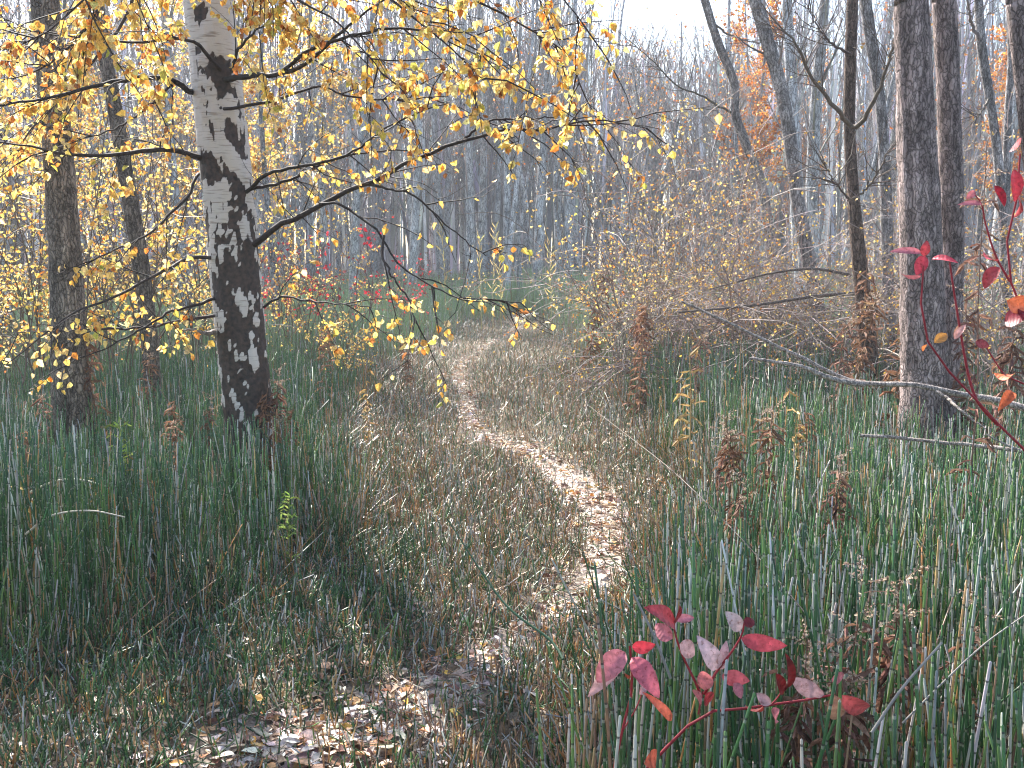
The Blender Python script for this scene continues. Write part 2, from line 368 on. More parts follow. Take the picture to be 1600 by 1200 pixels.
def trunk_tube(m, pts, radii, sides=40, step=0.03, ridge=0.05, freq=(22, 5), seed=1, col=(1, 1, 1), maxr=300, flare=0.6):
    a = np.column_stack([np.asarray(pts, float), radii])
    length = np.linalg.norm(np.diff(a[:, :3], axis=0), axis=1).sum()
    n = int(min(maxr, max(12, length / step))); a = spline(a, n); P = a[:, :3]; R = a[:, 3].copy()
    h = P[:, 2] - P[0, 2]; R *= 1 + flare * np.exp(-h / 0.28)
    T = nrm(np.gradient(P, axis=0)); A = nrm(np.cross(T, np.array([0, 1.0, 0]))); B = np.cross(T, A)
    th = np.arange(sides) * 2 * math.pi / sides
    c3 = np.stack([np.tile(np.cos(th), n) * np.repeat(R, sides), np.tile(np.sin(th), n) * np.repeat(R, sides), np.repeat(np.linspace(0, length, n), sides)], 1)
    q = c3 * np.array([freq[0], freq[0], freq[1]]); nz = np.abs(vnoise(q, seed) - .5) * 2; nz = .65 * nz + .35 * np.abs(vnoise(q * 2.1, seed + 1) - .5) * 2
    low = vnoise(c3 * np.array([5, 5, 1.6]), seed + 2) - .5
    dr = 1 + ridge * (nz - .3) * 2 + 0.10 * low
    V = P.repeat(sides, 0) + (R.repeat(sides) * dr)[:, None] * (np.tile(np.cos(th), n)[:, None] * A.repeat(sides, 0) + np.tile(np.sin(th), n)[:, None] * B.repeat(sides, 0))
    k = np.arange(n - 1)[:, None]; s = np.arange(sides)[None]; s2 = (s + 1) % sides
    F = np.stack([k * sides + s, k * sides + s2, (k + 1) * sides + s2, (k + 1) * sides + s], -1).reshape(-1, 4)
    furrow_tone = np.clip(0.45 + 1.1 * nz, .35, 1.25)[:, None]     # colour darker in the furrow bottoms, paler on the plates
    m.add(V, F, None, np.asarray(col)[None] * furrow_tone, np.repeat(np.linspace(0, length, n), sides))
    return a, c3, V
def px_path(rows):
    """rows of (px, py, width_px, Y) -> points, radii"""
    pts = np.array([at(x, y, Y) for x, y, w, Y in rows]); rad = np.array([w * Y / FPX / 2 for x, y, w, Y in rows])
    return pts, rad
def to_ground_and_up(pts, rad, H, bend=0.0):
    """rows run from top to base: turn round, reach the ground, go on up to height H tapering"""
    pts, rad = pts[::-1], rad[::-1]
    b = pts[0].copy(); d = pts[0] - pts[1]; d = d / max(abs(d[2]), 1e-3); b = pts[0] + d * max(0, pts[0][2] - gz(*pts[0][:2]) + .1)
    pts = np.vstack([b, pts]); rad = np.r_[rad[0], rad]
    top = pts[-1]; d = pts[-1] - pts[-3]; d = d / np.linalg.norm(d)
    n = 6; out = []; rr = []
    for k in range(1, n + 1):
        d = nrm(d + np.array([0, 0, .25])); top = top + d * (H - pts[-1][2]) / n; out.append(top); rr.append(rad[-1] * (1 - k / n) + .012 * k / n)
    return np.vstack([pts, out]), np.r_[rad, rr]
def bare_crown(m, axis, zlo, n1, L1, r, col, n2=4, n3=5, ang=(30, 60), thick=0.02, up=0.08):
    """ascending limbs, branchlets and twigs off a trunk axis (K,4); returns the shoots"""
    ax = axis[None, :, :3]; K = axis.shape[0]; f0 = np.searchsorted(axis[:, 2], zlo) / K
    p, d, i, t = shoots(ax, n1, min(f0, .9), .98, ang, r)
    l1 = L1 * r.uniform(.5, 1.1, n1) * (1.15 - t); b1 = grow(p, d, l1, 7, up, .10, r)
    m.tubes(b1, ring(thick * r.uniform(.6, 1.2, n1) * (1.2 - t), .003, n1, 7), 5, vary(col, n1, r))
    p, d, i, t = shoots(b1, n1 * n2, .2, 1, (25, 55), r); N = len(p)
    b2 = grow(p, d, L1 * .42 * r.uniform(.4, 1.1, N), 5, up * .8, .14, r); m.tubes(b2, ring(.006, .002, N, 5), 3, vary(col, N, r))
    b3 = None
    if n3:
        p, d, i, t = shoots(b2, N * n3, .15, 1, (25, 55), r); N3 = len(p)
        b3 = grow(p, d, L1 * .16 * r.uniform(.4, 1.2, N3), 3, up * .5, .15, r); m.tubes(b3, ring(.003, .0012, N3, 3), 3, vary(col, N3, r))
    return b1, b2, b3

# ------------------------------------------------------------------ the white birch
BIRCH_Y = 6.4
def build_birch():
    r = np.random.RandomState(21)
    rows = [(318, -60, 74, 6.4), (325, 0, 75, 6.4), (335, 100, 73, 6.4), (346, 200, 75, 6.4), (356, 300, 77, 6.4), (366, 400, 79, 6.4), (374, 500, 80, 6.4), (382, 580, 80, 6.4), (390, 660, 80, 6.4), (398, 740, 82, 6.4)]
    pts, rad = to_ground_and_up(*px_path(rows), 9.0)
    root = thing("birch_tree", "white birch with black peeling bark patches and yellow leaves beside the track", "tree", (pts[0][0], pts[0][1], gz(*pts[0][:2])))
    inv = -np.array(root.location)
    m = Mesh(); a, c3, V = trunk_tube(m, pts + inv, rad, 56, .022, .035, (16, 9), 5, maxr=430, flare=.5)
    # dark plates: sparse above, closing up toward the base; jagged diamond shapes
    hgt = c3[:, 2]
    q = c3 * np.array([21, 21, 8.0]); w = vnoise(c3 * np.array([60, 60, 30]), 31)[:, None] - .5
    nz = .55 * vnoise(q + w * 1.1, 32) + .45 * vnoise(q * 2.3 + w * 1.4, 33)
    cover = np.interp(hgt, [0, .5, 1.0, 1.4, 1.8, 2.2, 2.5, 2.65, 9], [.92, .84, .73, .62, .50, .40, .28, .0, .0])
    mask = np.clip((nz - (0.72 - cover * .52)) * 7 + .5, 0, 1)
    # black chevron scars where limbs leave
    for sx, sy, sr in [(352, 118, .11), (360, 205, .07), (318, 258, .10), (330, 268, .08), (372, 290, .06), (395, 380, .09), (312, 15, .05)]:
        ctr = at(sx, sy, BIRCH_Y - .14) + inv; dd = V - ctr; e = np.sqrt(dd[:, 0] ** 2 + dd[:, 1] ** 2 + (dd[:, 2] * .75) ** 2) / sr
        mask = np.maximum(mask, np.clip((1.25 - e + (nz - .5) * 1.5) * 2, 0, 1))
    m.a = [mask * .62 + .05]
    V2 = V - nrm(V - np.repeat(a[:, :3], 56, 0)) * (mask * .012 * np.clip(nz * 2, 0, 1))[:, None]
    m.v = [V2]
    m.build("trunk", M_BIRCH, root)
    bark = lin(52, 44, 42)
    limbs = [   # px, py, Y along the limb; base width px
        (9, [(312, 150, 7.0), (297, 142, 6.9), (270, 127, 6.7), (236, 120, 6.5), (203, 123, 6.3), (169, 130, 6.2), (118, 142, 6.0), (68, 155, 5.9), (0, 165, 5.8), (-90, 185, 5.7)]),
        (9, [(325, 255, 7.0), (308, 245, 6.9), (280, 237, 6.7), (245, 234, 6.5), (210, 238, 6.4), (175, 242, 6.3), (130, 243, 6.2), (80, 237, 6.1), (40, 228, 6.0), (-60, 210, 5.9)]),
        (9, [(352, 125, 6.9), (390, 118, 6.7), (439, 115, 6.5), (489, 91, 6.3), (540, 44, 6.1), (590, 7, 6.0), (660, -40, 5.9)]),
        (6, [(439, 115, 6.5), (480, 80, 6.3), (530, 62, 6.1), (600, 45, 5.9), (660, 48, 5.8), (720, 66, 5.7), (800, 110, 5.6)]),
        (9, [(398, 382, 6.9), (440, 350, 6.7), (472, 337, 6.6), (540, 300, 6.4), (580, 285, 6.3), (640, 253, 6.1), (672, 240, 6.0), (719, 223, 5.9), (760, 212, 5.8), (800, 202, 5.75), (847, 204, 5.7), (901, 191, 5.6), (948, 189, 5.6), (1010, 200, 5.5)]),
        (4, [(722, 221, 5.9), (745, 200, 5.9), (773, 187, 5.8), (834, 186, 5.8), (880, 180, 5.8)]),
        (4, [(575, 287, 6.3), (610, 296, 6.2), (645, 304, 6.1), (690, 345, 6.0), (732, 381, 5.9), (760, 400, 5.9)]),
        (4, [(500, 318, 6.5), (530, 319, 6.4), (560, 338, 6.3), (591, 364, 6.2), (614, 401, 6.1), (638, 425, 6.0), (682, 450, 5.9), (712, 464, 5.8), (773, 469, 5.8), (815, 473, 5.8)]),
        (4, [(600, 368, 6.15), (598, 400, 6.1), (618, 440, 6.0), (640, 470, 6.0), (650, 505, 5.9)]),
        (6, [(385, 300, 6.9), (400, 285, 6.8), (422, 270, 6.7), (480, 258, 6.5), (540, 243, 6.3), (597, 204, 6.1), (650, 178, 6.0), (699, 162, 5.9)]),
        (5, [(390, 296, 6.9), (450, 282, 6.8), (520, 250, 6.9), (600, 235, 6.9), (680, 235, 7.0)]),
        (6, [(330, 403, 6.9), (297, 403, 6.7), (265, 418, 6.5), (236, 434, 6.4), (169, 469, 6.2), (118, 486, 6.1), (60, 530, 6.0), (10, 569, 5.9)]),
        (9, [(340, 519, 6.95), (318, 520, 6.8), (295, 515, 6.75), (272, 520, 6.7)]),
        (6, [(345, 111, 6.9), (330, 92, 6.8), (314, 74, 6.7), (290, 61, 6.6), (260, 59, 6.5), (200, 66, 6.3), (120, 58, 6.2), (40, 50, 6.1)]),
        (5, [(362, 112, 6.9), (366, 96, 6.8), (375, 74, 6.7), (400, 48, 6.6), (422, 30, 6.5), (460, -20, 6.4)]),
        (5, [(310, 272, 6.9), (304, 280, 6.8), (294, 307, 6.7), (263, 337, 6.6), (229, 368, 6.5), (169, 395, 6.4), (100, 430, 6.3)]),
        (5, [(335, 466, 6.9), (300, 478, 6.8), (260, 491, 6.6), (169, 542, 6.4), (120, 560, 6.3)]),
        (5, [(335, 493, 6.9), (287, 500, 6.8), (220, 512, 6.6), (140, 515, 6.5), (20, 520, 6.4)]),
        (4, [(412, 480, 6.9), (439, 464, 6.8), (480, 470, 6.7), (520, 474, 6.6), (580, 480, 6.5)]),
        (5, [(350, 170, 6.85), (420, 160, 6.6), (500, 135, 6.3), (540, 150, 6.2), (620, 155, 6.1), (700, 150, 6.0)]),
        (4, [(272, 127, 6.7), (240, 160, 6.6), (190, 195, 6.5), (140, 214, 6.4), (108, 216, 6.4)]),
        # limbs from above the frame that hang into it
        (8, [(318, -140, 7.0), (260, -120, 6.2), (190, -60, 5.6), (130, 0, 5.3), (70, 50, 5.2), (10, 80, 5.1)]),
        (8, [(320, -170, 7.0), (400, -160, 6.4), (500, -90, 5.8), (590, -20, 5.5), (660, 40, 5.3), (720, 90, 5.2), (760, 130, 5.2)]),
        (8, [(322, -120, 7.0), (440, -110, 6.6), (580, -60, 6.2), (720, -10, 5.9), (820, 40, 5.8), (890, 90, 5.7), (905, 130, 5.7)]),
        (8, [(318, -230, 7.0), (480, -200, 6.3), (650, -130, 5.8), (800, -60, 5.5), (880, 0, 5.4), (920, 50, 5.3)]),
        (7, [(315, -90, 7.0), (250, -70, 6.6), (180, -20, 6.3), (120, 60, 6.2), (60, 110, 6.1), (-20, 130, 6.1)]),
        (7, [(316, -100, 7.1), (230, -60, 7.2), (200, 20, 7.3), (150, 90, 7.3), (60, 190, 7.3), (0, 260, 7.3)]),
        (7, [(320, -110, 6.9), (380, -60, 6.3), (450, -10, 5.9), (520, 30, 5.7), (570, 80, 5.6), (600, 120, 5.6)]),
    ]
    nears = []; lm = Mesh()
    density = [1, .9, .9, 1.2, .20, .5, .2, .3, .6, .5, .4, .5, 0, 1.2, 1, .6, .6, .6, .6, .9, .6, 2.4, 2.2, 2.0, 2.0, 2.0, 1.8, 2.2]
    for (w, rows), den in zip(limbs, density):
        p = np.array([at(x, y, Y - .6) for x, y, Y in rows]) + inv; P = spline(p, 26)
        P[1:-1] += r.normal(0, .003, (24, 3)); R = np.linspace(w * rows[0][2] / FPX / 2, .0025, 26)
        bm = Mesh(); bm.tubes(P[None], R[None], 7, vary(bark if den else lin(150, 140, 130), 1, r))
        bo = bm.build("branch", M_TWIG, root)
        if den == 0: continue
        length = np.linalg.norm(np.diff(P, axis=0), axis=1).sum(); n2 = int(length * 7 * max(1, den * .75))
        q, d, i, t = shoots(P[None], n2, .15, 1, (20, 65), r); d[:, 2] += -.10 + r.normal(0, .15, n2)
        b2 = grow(q, d, (.45 if den < 1.5 else .6) * r.uniform(.3, 1.2, n2), 6, -.05, .13, r)
        tm = Mesh(); tm.tubes(b2, ring(.0042, .0015, n2, 6), 4, vary(bark, n2, r))
        q, d, i, t = shoots(b2, n2 * 2, .2, 1, (20, 60), r); b3 = grow(q, d, .16 * r.uniform(.4, 1.3, len(q)), 4, -.05, .15, r)
        tm.tubes(b3, ring(.0022, .001, len(q), 4), 3, vary(bark, len(q), r))
        tag(tm.build("twig", M_TWIG, bo), kind="stuff")
        nl = int(length * 125 * den)
        nears.append(hang_leaves(lm, b3, int(nl * .6), .043, YELLOWS, YW, r)); nears.append(hang_leaves(lm, b2, nl - int(nl * .6), .043, YELLOWS, YW, r))
    # the crown overhead, out of the frame: shades the place
    axis = spline(np.column_stack([pts + inv, rad]), 60)
    cm = Mesh(); b1, b2, b3 = bare_crown(cm, axis, 4.6, 34, 2.4, r, bark, 4, 4, (45, 80), .02, .02)
    cm.build("upper_branches", M_TWIG, root)
    # the 300 leaves that show largest are leaves of their own, the rest stay one mass
    p, d, nn, L, c = [np.concatenate(x) for x in zip(*nears)]
    px, py = project(p - inv); inside = (px > -5) & (px < 1605) & (py > -5) & (py < 1200)
    score = np.where(inside, L / (p - inv)[:, 1], -1); big = np.argsort(-score)[:300]; rest = np.setdiff1d(np.arange(len(p)), big)
    cm = Mesh(); w = L * .75; f = r.uniform(0, .35, len(p))
    cm.leaves(p[rest], d[rest], nn[rest], L[rest], w[rest], c[rest], f[rest])
    hang_leaves(cm, b3, 2200, .05, YELLOWS, YW, r)
    tag(cm.build("crown", M_LEAF, root, False), kind="stuff")
    for i in big:
        one = Mesh(); one.leaves(np.zeros((1, 3)), d[i:i + 1], nn[i:i + 1], L[i], w[i], c[i:i + 1], f[i])
        o = one.build("leaf", M_LEAF, root, False); o.location = p[i]
build_birch()

# ------------------------------------------------------------------ other near trunks
def near_tree(name, label, trunks, H, mat, col, zlo, n1, L1, seed, ridge=.06, freq=(22, 5), sides=36, crown_col=None, leaves=0, limbs=(), lab_leaf=None, ang=(30, 60), up=.08, n3=4):
    r = np.random.RandomState(seed); root = None; axes = []
    for rows in trunks:
        pts, rad = to_ground_and_up(*px_path(rows), H)
        if root is None:
            root = thing(name, label, "tree", (pts[0][0], pts[0][1], gz(*pts[0][:2]))); inv = -np.array(root.location)
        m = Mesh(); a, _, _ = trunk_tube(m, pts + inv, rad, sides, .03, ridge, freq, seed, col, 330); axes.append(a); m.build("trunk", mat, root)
    cc = crown_col if crown_col is not None else lin(92, 84, 80)
    for w, rows in limbs:
        p = np.array([at(x, y, Y) for x, y, Y in rows]) + inv; P = spline(p, 22); P[1:-1] += r.normal(0, .006, (20, 3))
        bm = Mesh(); bm.tubes(P[None], np.linspace(w * rows[0][2] / FPX / 2, .004, 22)[None], 7, vary(cc, 1, r)); bo = bm.build("branch", M_TWIG, root)
        n2 = 16; q, d, i, t = shoots(P[None], n2, .3, 1, (25, 55), r); b2 = grow(q, d, .7 * r.uniform(.3, 1.1, n2), 6, .05, .12, r)
        tm = Mesh(); tm.tubes(b2, ring(.005, .0015, n2, 6), 4, vary(cc, n2, r))
        q, d, i, t = shoots(b2, n2 * 4, .2, 1, (25, 55), r); b3 = grow(q, d, .25 * r.uniform(.3, 1.1, n2 * 4), 4, .03, .12, r); tm.tubes(b3, ring(.0025, .001, n2 * 4, 4), 3, vary(cc, n2 * 4, r))
        tag(tm.build("twig", M_TWIG, bo), kind="stuff")
    cm = Mesh(); b = None
    for a in axes:
        b1, b2, b3 = bare_crown(cm, a, zlo, n1, L1, r, cc, 4, n3, ang, .028, up); b = b3 if b3 is not None else b2
        if leaves: hang_leaves(cm, b, leaves, .05, YELLOWS, YW, r)
    tag(cm.build("crown", M_TWIG if not leaves else M_LEAF, root), kind="stuff")
    return root
BROWN = np.array([0.38, 0.315, 0.26]); GREYB = np.array([0.42, 0.405, 0.40]); PURP = np.array([0.50, 0.405, 0.385]); RUST = np.array([0.25, 0.18, 0.145])
near_tree("poplar_tree", "straight brown furrowed trunk at the left edge, behind the birch limbs", [[(70, 0, 42, 7.0), (77, 80, 43, 7.0), (87, 200, 44, 7.0), (95, 300, 45, 7.0), (102, 400, 49, 7.0), (107, 500, 53, 7.0), (111, 600, 55, 7.0), (116, 690, 58, 7.0)]], 11, M_BARK, BROWN, 4.5, 14, 2.2, 41, .07, (20, 6), leaves=600)
near_tree("poplar_tree", "thin leaning dark brown trunk between the straight trunk and the birch", [[(152, 0, 17, 9.0), (163, 80, 19, 9.0), (174, 140, 21, 9.0), (188, 220, 22, 9.0), (201, 300, 23, 9.0), (218, 400, 25, 9.0), (231, 500, 25, 9.0), (239, 620, 25, 9.0)]], 9, M_BARK, BROWN * .8, 5, 10, 1.8, 42, .07, (24, 7), 28, leaves=500)
near_tree("cottonwood_tree", "thick purplish double trunk with shaggy bark behind the fallen branch", [
    [(1422, -20, 47, 6.7), (1423, 0, 48, 6.7), (1428, 100, 53, 6.7), (1432, 200, 57, 6.7), (1436, 300, 60, 6.7), (1439, 400, 62, 6.7), (1442, 500, 66, 6.7), (1446, 600, 72, 6.7), (1450, 700, 78, 6.7)],
    [(1474, -20, 34, 6.95), (1475, 0, 34, 6.95), (1480, 100, 35, 6.95), (1484, 200, 35, 6.95), (1486, 300, 35, 6.95), (1486, 400, 37, 6.95), (1478, 500, 46, 6.9), (1470, 600, 50, 6.9), (1464, 690, 52, 6.85)]],
    12, M_BARK, PURP, 4.8, 12, 2.4, 43, .08, (18, 4), 44)
near_tree("willow_tree", "slim rusty brown trunk with a V of curved limbs over the thicket", [[(1331, -20, 15, 9.5), (1332, 0, 16, 9.5), (1329, 90, 17, 9.5), (1327, 190, 17, 9.5), (1332, 290, 18, 9.5), (1340, 380, 21, 9.5), (1348, 460, 24, 9.5), (1355, 530, 26, 9.5)]], 8.5, M_BARK, RUST, 4.0, 12, 1.6, 44, .07, (26, 7), 24, lin(86, 74, 66),
    limbs=[(8, [(1328, 195, 9.4), (1315, 180, 9.3), (1295, 155, 9.2), (1262, 110, 9.1), (1245, 70, 9.0), (1215, 40, 9.0), (1190, 5, 8.9)]),
           (8, [(1330, 198, 9.4), (1345, 192, 9.3), (1362, 165, 9.2), (1385, 110, 9.1), (1400, 60, 9.0), (1425, 0, 9.0)]),
           (5, [(1329, 85, 9.4), (1310, 75, 9.3), (1280, 45, 9.2), (1262, 10, 9.2)]), (4, [(1332, 310, 9.4), (1350, 300, 9.4), (1372, 270, 9.3), (1388, 235, 9.2)]),
           (4, [(1330, 320, 9.4), (1318, 300, 9.3), (1300, 280, 9.2), (1285, 250, 9.2)])])
near_tree("willow_tree", "pale grey leaning trunk just behind the slim rusty trunk", [[(1350, -20, 17, 11), (1352, 0, 17, 11), (1362, 70, 18, 11), (1373, 140, 17, 11), (1381, 230, 17, 11), (1385, 330, 18, 11), (1387, 420, 19, 11), (1389, 500, 20, 11)]], 9.5, M_BARK, GREYB * 1.15, 4.0, 12, 1.8, 45, .06, (22, 6), 22)
near_tree("willow_tree", "grey kinked trunk leaning toward the white gap of sky", [[(1170, -20, 20, 13), (1181, 0, 21, 13), (1198, 60, 21, 13), (1210, 100, 20, 13), (1225, 160, 19, 13), (1236, 230, 20, 13), (1246, 310, 21, 13), (1262, 400, 22, 13), (1275, 470, 23, 13)]], 8, M_BARK, GREYB * 1.2, 3.6, 12, 1.8, 46, .06, (18, 5), 20)
near_tree("willow_tree", "crooked slim grey trunk standing against the white gap of sky", [[(1096, -20, 13, 14), (1101, 0, 13, 14), (1122, 67, 13, 14), (1147, 130, 13, 14), (1149, 179, 14, 14), (1170, 236, 14, 14), (1188, 280, 14, 14), (1200, 350, 15, 14), (1210, 450, 16, 14)]], 7, M_BARK, GREYB, 4.2, 8, 1.3, 47, .06, (18, 5), 16,
    limbs=[(4, [(1147, 178, 14), (1120, 165, 13.9), (1095, 148, 13.8), (1060, 135, 13.7), (1020, 95, 13.6), (985, 65, 13.5)]), (4, [(1110, 32, 14), (1140, 55, 13.9), (1180, 66, 13.8), (1230, 66, 13.7)])])
near_tree("willow_tree", "pale forked slender trunk right of the shaggy double trunk", [[(1528, -20, 13, 11), (1529, 0, 13, 11), (1533, 67, 14, 11), (1546, 152, 14, 11), (1556, 220, 14, 11), (1563, 290, 15, 11), (1570, 380, 16, 11), (1574, 470, 17, 11)]], 8.5, M_BARK, GREYB * 1.25, 3.4, 10, 1.6, 48, .05, (18, 5), 18,
    limbs=[(6, [(1531, 62, 10.9), (1520, 40, 10.9), (1513, 10, 10.8), (1508, -30, 10.8)]), (4, [(1545, 155, 10.9), (1530, 180, 10.8), (1515, 195, 10.8)])])
near_tree("poplar_tree", "dark trunk cut off by the upper right corner of the frame", [[(1588, -20, 32, 6.4), (1590, 0, 32, 6.4), (1601, 100, 33, 6.4), (1612, 200, 34, 6.4), (1625, 320, 36, 6.4), (1640, 450, 38, 6.4), (1655, 650, 42, 6.4)]], 10, M_BARK, PURP * .85, 4.5, 12, 2.0, 49, .08, (20, 5), 30)
near_tree("willow_tree", "slender pale trunk bending near the upper right corner", [[(1574, -20, 10, 12), (1577, 0, 10, 12), (1580, 90, 11, 12), (1575, 180, 11, 12), (1572, 290, 12, 12), (1568, 400, 13, 12), (1568, 470, 13, 12)]], 8, M_BARK, GREYB * 1.25, 3.5, 9, 1.4, 50, .05, (18, 5), 14)

# ------------------------------------------------------------------ the wood behind: single trees
def wood_variant(seed, H, r0, leafy, pal, w):
    r = np.random.RandomState(seed)
    base = np.array([[0, 0, -.1]]); lean = np.array([[r.normal(0, .05), r.normal(0, .05), 1.0]])
    ax = grow(base, lean, np.array([H]), 14, .03, .035, r); R = np.linspace(r0, .012, 14)
    tm = Mesh(); tc = vary((1, 1, 1), 1, r)[0]; tm.tubes(ax, R[None] * 1.3, 10, np.array([.50, .51, .53]) * r.uniform(.55, 1.35))
    cm = Mesh(); axis = np.column_stack([spline(ax[0], 40), np.linspace(r0, .012, 40)])
    b1, b2, b3 = bare_crown(cm, axis, H * .2, 20, H * .24, r, lin(164, 160, 160) * r.uniform(.6, 1.25), 5, 2, (14, 36), r0 * .25, .12)
    if leafy: hang_leaves(cm, b3, leafy, .075, pal, w, r, droop=.3)
    return tm.data("trunk", M_WOOD), cm.data("crown", M_LEAF), H, r0
ORANGE = [lin(205, 130, 50), lin(190, 112, 50), lin(215, 150, 80), lin(160, 96, 50), lin(222, 176, 90)]
GREY_V = [wood_variant(100 + i, H, r0, lf, ORANGE, [2, 2, 3, 2, 3]) for i, (H, r0, lf) in enumerate([(10.5, .075, 0), (11.5, .09, 60), (9.5, .06, 90), (12, .12, 0), (10, .07, 40), (11, .10, 100), (9, .05, 130), (12.5, .11, 50)])]
LOW_V = [wood_variant(120 + i, H, r0, lf, ORANGE, [2, 2, 3, 2, 3]) for i, (H, r0, lf) in enumerate([(6.4, .05, 60), (7.0, .06, 90), (5.8, .045, 140), (6.6, .055, 30)])]
ORANGE_V = [wood_variant(140 + i, H, r0, lf, ORANGE, [3, 3, 2, 2, 2]) for i, (H, r0, lf) in enumerate([(8.5, .07, 2600), (7.0, .06, 2800), (9.5, .08, 2200)])]
YELLOW_V = [wood_variant(150 + i, H, r0, lf, YELLOWS, YW) for i, (H, r0, lf) in enumerate([(8.0, .06, 1500), (6.5, .05, 1600), (9.5, .075, 1300)])]
def wood_tree(var, x, y, rz, s, label, group, name="poplar_tree"):
    o = thing(name, label, "tree", (x, y, gz(x, y)), rz, group, s)
    lean = .02 if x / y < .05 else .075; o.rotation_euler = (rng.normal(0, lean), rng.normal(0, lean), rz)
    link("trunk", var[0], o); tag(link("crown", var[1], o), kind="stuff")
def build_wood():
    r = np.random.RandomState(61); placed = []
    def free(x, y, dmin):
        return all((x - a) ** 2 + (y - b) ** 2 > dmin * dmin for a, b in placed)
    n = 0; tries = 0
    while n < 290 and tries < 9000:
        tries += 1
        y = 15 + 37 * r.rand() ** .75; x = r.uniform(-.60, .60) * y
        u = x / y; px = 800 + FPX * u
        inner = 27.5 if 560 < px < 960 else (24 if 440 < px <= 560 else (15 if px <= 440 else 17))
        if y < inner or not free(x, y, .55): continue
        if 985 < px < 1200 and y < 18: continue
        placed.append((x, y)); n += 1
        k = r.rand()
        gap = 960 < px < 1165
        if gap: var = LOW_V[r.randint(4)]; s = r.uniform(.8, 1.12) * (1.5 + .20 * y) / 6.6
        elif px > 1040 and y > 22 and k < (.55 if px < 1330 else .25): var = ORANGE_V[r.randint(3)]; s = r.uniform(.8, 1.15)
        elif px < 520 and y < 30 and k < .5: var = YELLOW_V[r.randint(3)]; s = r.uniform(.8, 1.2)
        else: var = GREY_V[r.randint(8)]; s = r.uniform(.8, 1.25)
        for lim, place in [(60, "left of the straight brown trunk"), (150, "behind the straight brown trunk"), (245, "behind the thin leaning trunk"), (325, "between the thin trunk and the birch"), (420, "hidden behind the birch trunk"),
                           (500, "just right of the birch"), (640, "above the red-leaved shrubs"), (760, "left of the olive trunk at the path end"), (850, "beyond the end of the path"), (930, "at the path side of the thicket"),
                           (1070, "under the left half of the sky gap"), (1195, "under the right half of the sky gap"), (1320, "behind the thicket"), (1400, "behind the slim rusty trunk"), (1510, "behind the shaggy double trunk"), (9999, "near the right edge")]:
            if px < lim: break
        kind = "orange-leaved" if var in ORANGE_V else ("yellow-leaved" if var in YELLOW_V else "bare grey")
        depth = "fairly near" if y < 24 else ("hazy" if y < 36 else "faint distant"); R0 = var[3] * s
        size = "thin" if R0 < .058 else ("slim" if R0 < .085 else "stout")
        wood_tree(var, x, y, r.uniform(0, 6.28), s, f"{depth} {size} {kind} tree {place}", f"{depth} {size} {kind} trees {place}")
    # a few trunks one can pick out at the end of the path
    for px, Y, v, s, lab in [(735, 29, 3, 1.0, "grey pole-like trunk left of the olive trunk at the path end"), (787, 27.8, 0, 1.25, "olive brown pole-like trunk at the end of the path"),
                             (836, 28.5, 3, 1.05, "sturdy grey trunk right of the olive trunk at the path end"), (874, 29, 5, 1.0, "grey trunk next to the thicket at the path end"), (643, 27.5, 3, .9, "grey trunk above the red-leaved shrub")]:
        p = at(px, 430, Y); wood_tree(GREY_V[v], p[0], Y, px * .1, s, lab, "trunks at the path end")
    # far-off wood: one mass
    fm = Mesh(); N = 1650; y = 36 + 50 * r.rand(N); x = r.uniform(-.66, .66, N) * y; H = r.uniform(10, 16, N)
    H = np.minimum(H, np.where((x / y > .08) & (x / y < .25), 1.5 + .19 * y, 99))
    b = np.stack([x, y, np.full(N, -.1)], 1); ax = grow(b, np.stack([r.normal(0, .05, N), r.normal(0, .05, N), np.ones(N)], 1), H, 8, .03, .04, r)
    fm.tubes(ax, ring(np.where(r.rand(N) < .6, r.uniform(.035, .08, N), r.uniform(.08, .17, N)), .02, N, 8), 6, vary(lin(190, 191, 198), N, r, .35))
    q, d, i, t = shoots(ax, N * 12, .18, 1, (15, 42), r); b1 = grow(q, d, H[i] * .25 * r.uniform(.5, 1.1, len(q)), 4, .1, .1, r); fm.tubes(b1, ring(.022, .006, len(q), 4), 3, vary(lin(160, 156, 158), len(q), r, .3))
    q, d, i, t = shoots(b1, N * 30, .2, 1, (20, 45), r); b2 = grow(q, d, 1.0 * r.uniform(.4, 1.2, len(q)), 3, .1, .12, r); fm.tubes(b2, ring(.009, .004, len(q), 3), 3, vary(lin(166, 160, 158), len(q), r, .3))
    hang_leaves(fm, b2, 14000, .11, ORANGE, [2, 2, 3, 2, 3], r, droop=.3)
    tag(fm.build("far_wood", M_LEAF), "hazy far-off mass of bare autumn trees", "wood", kind="stuff")
build_wood()

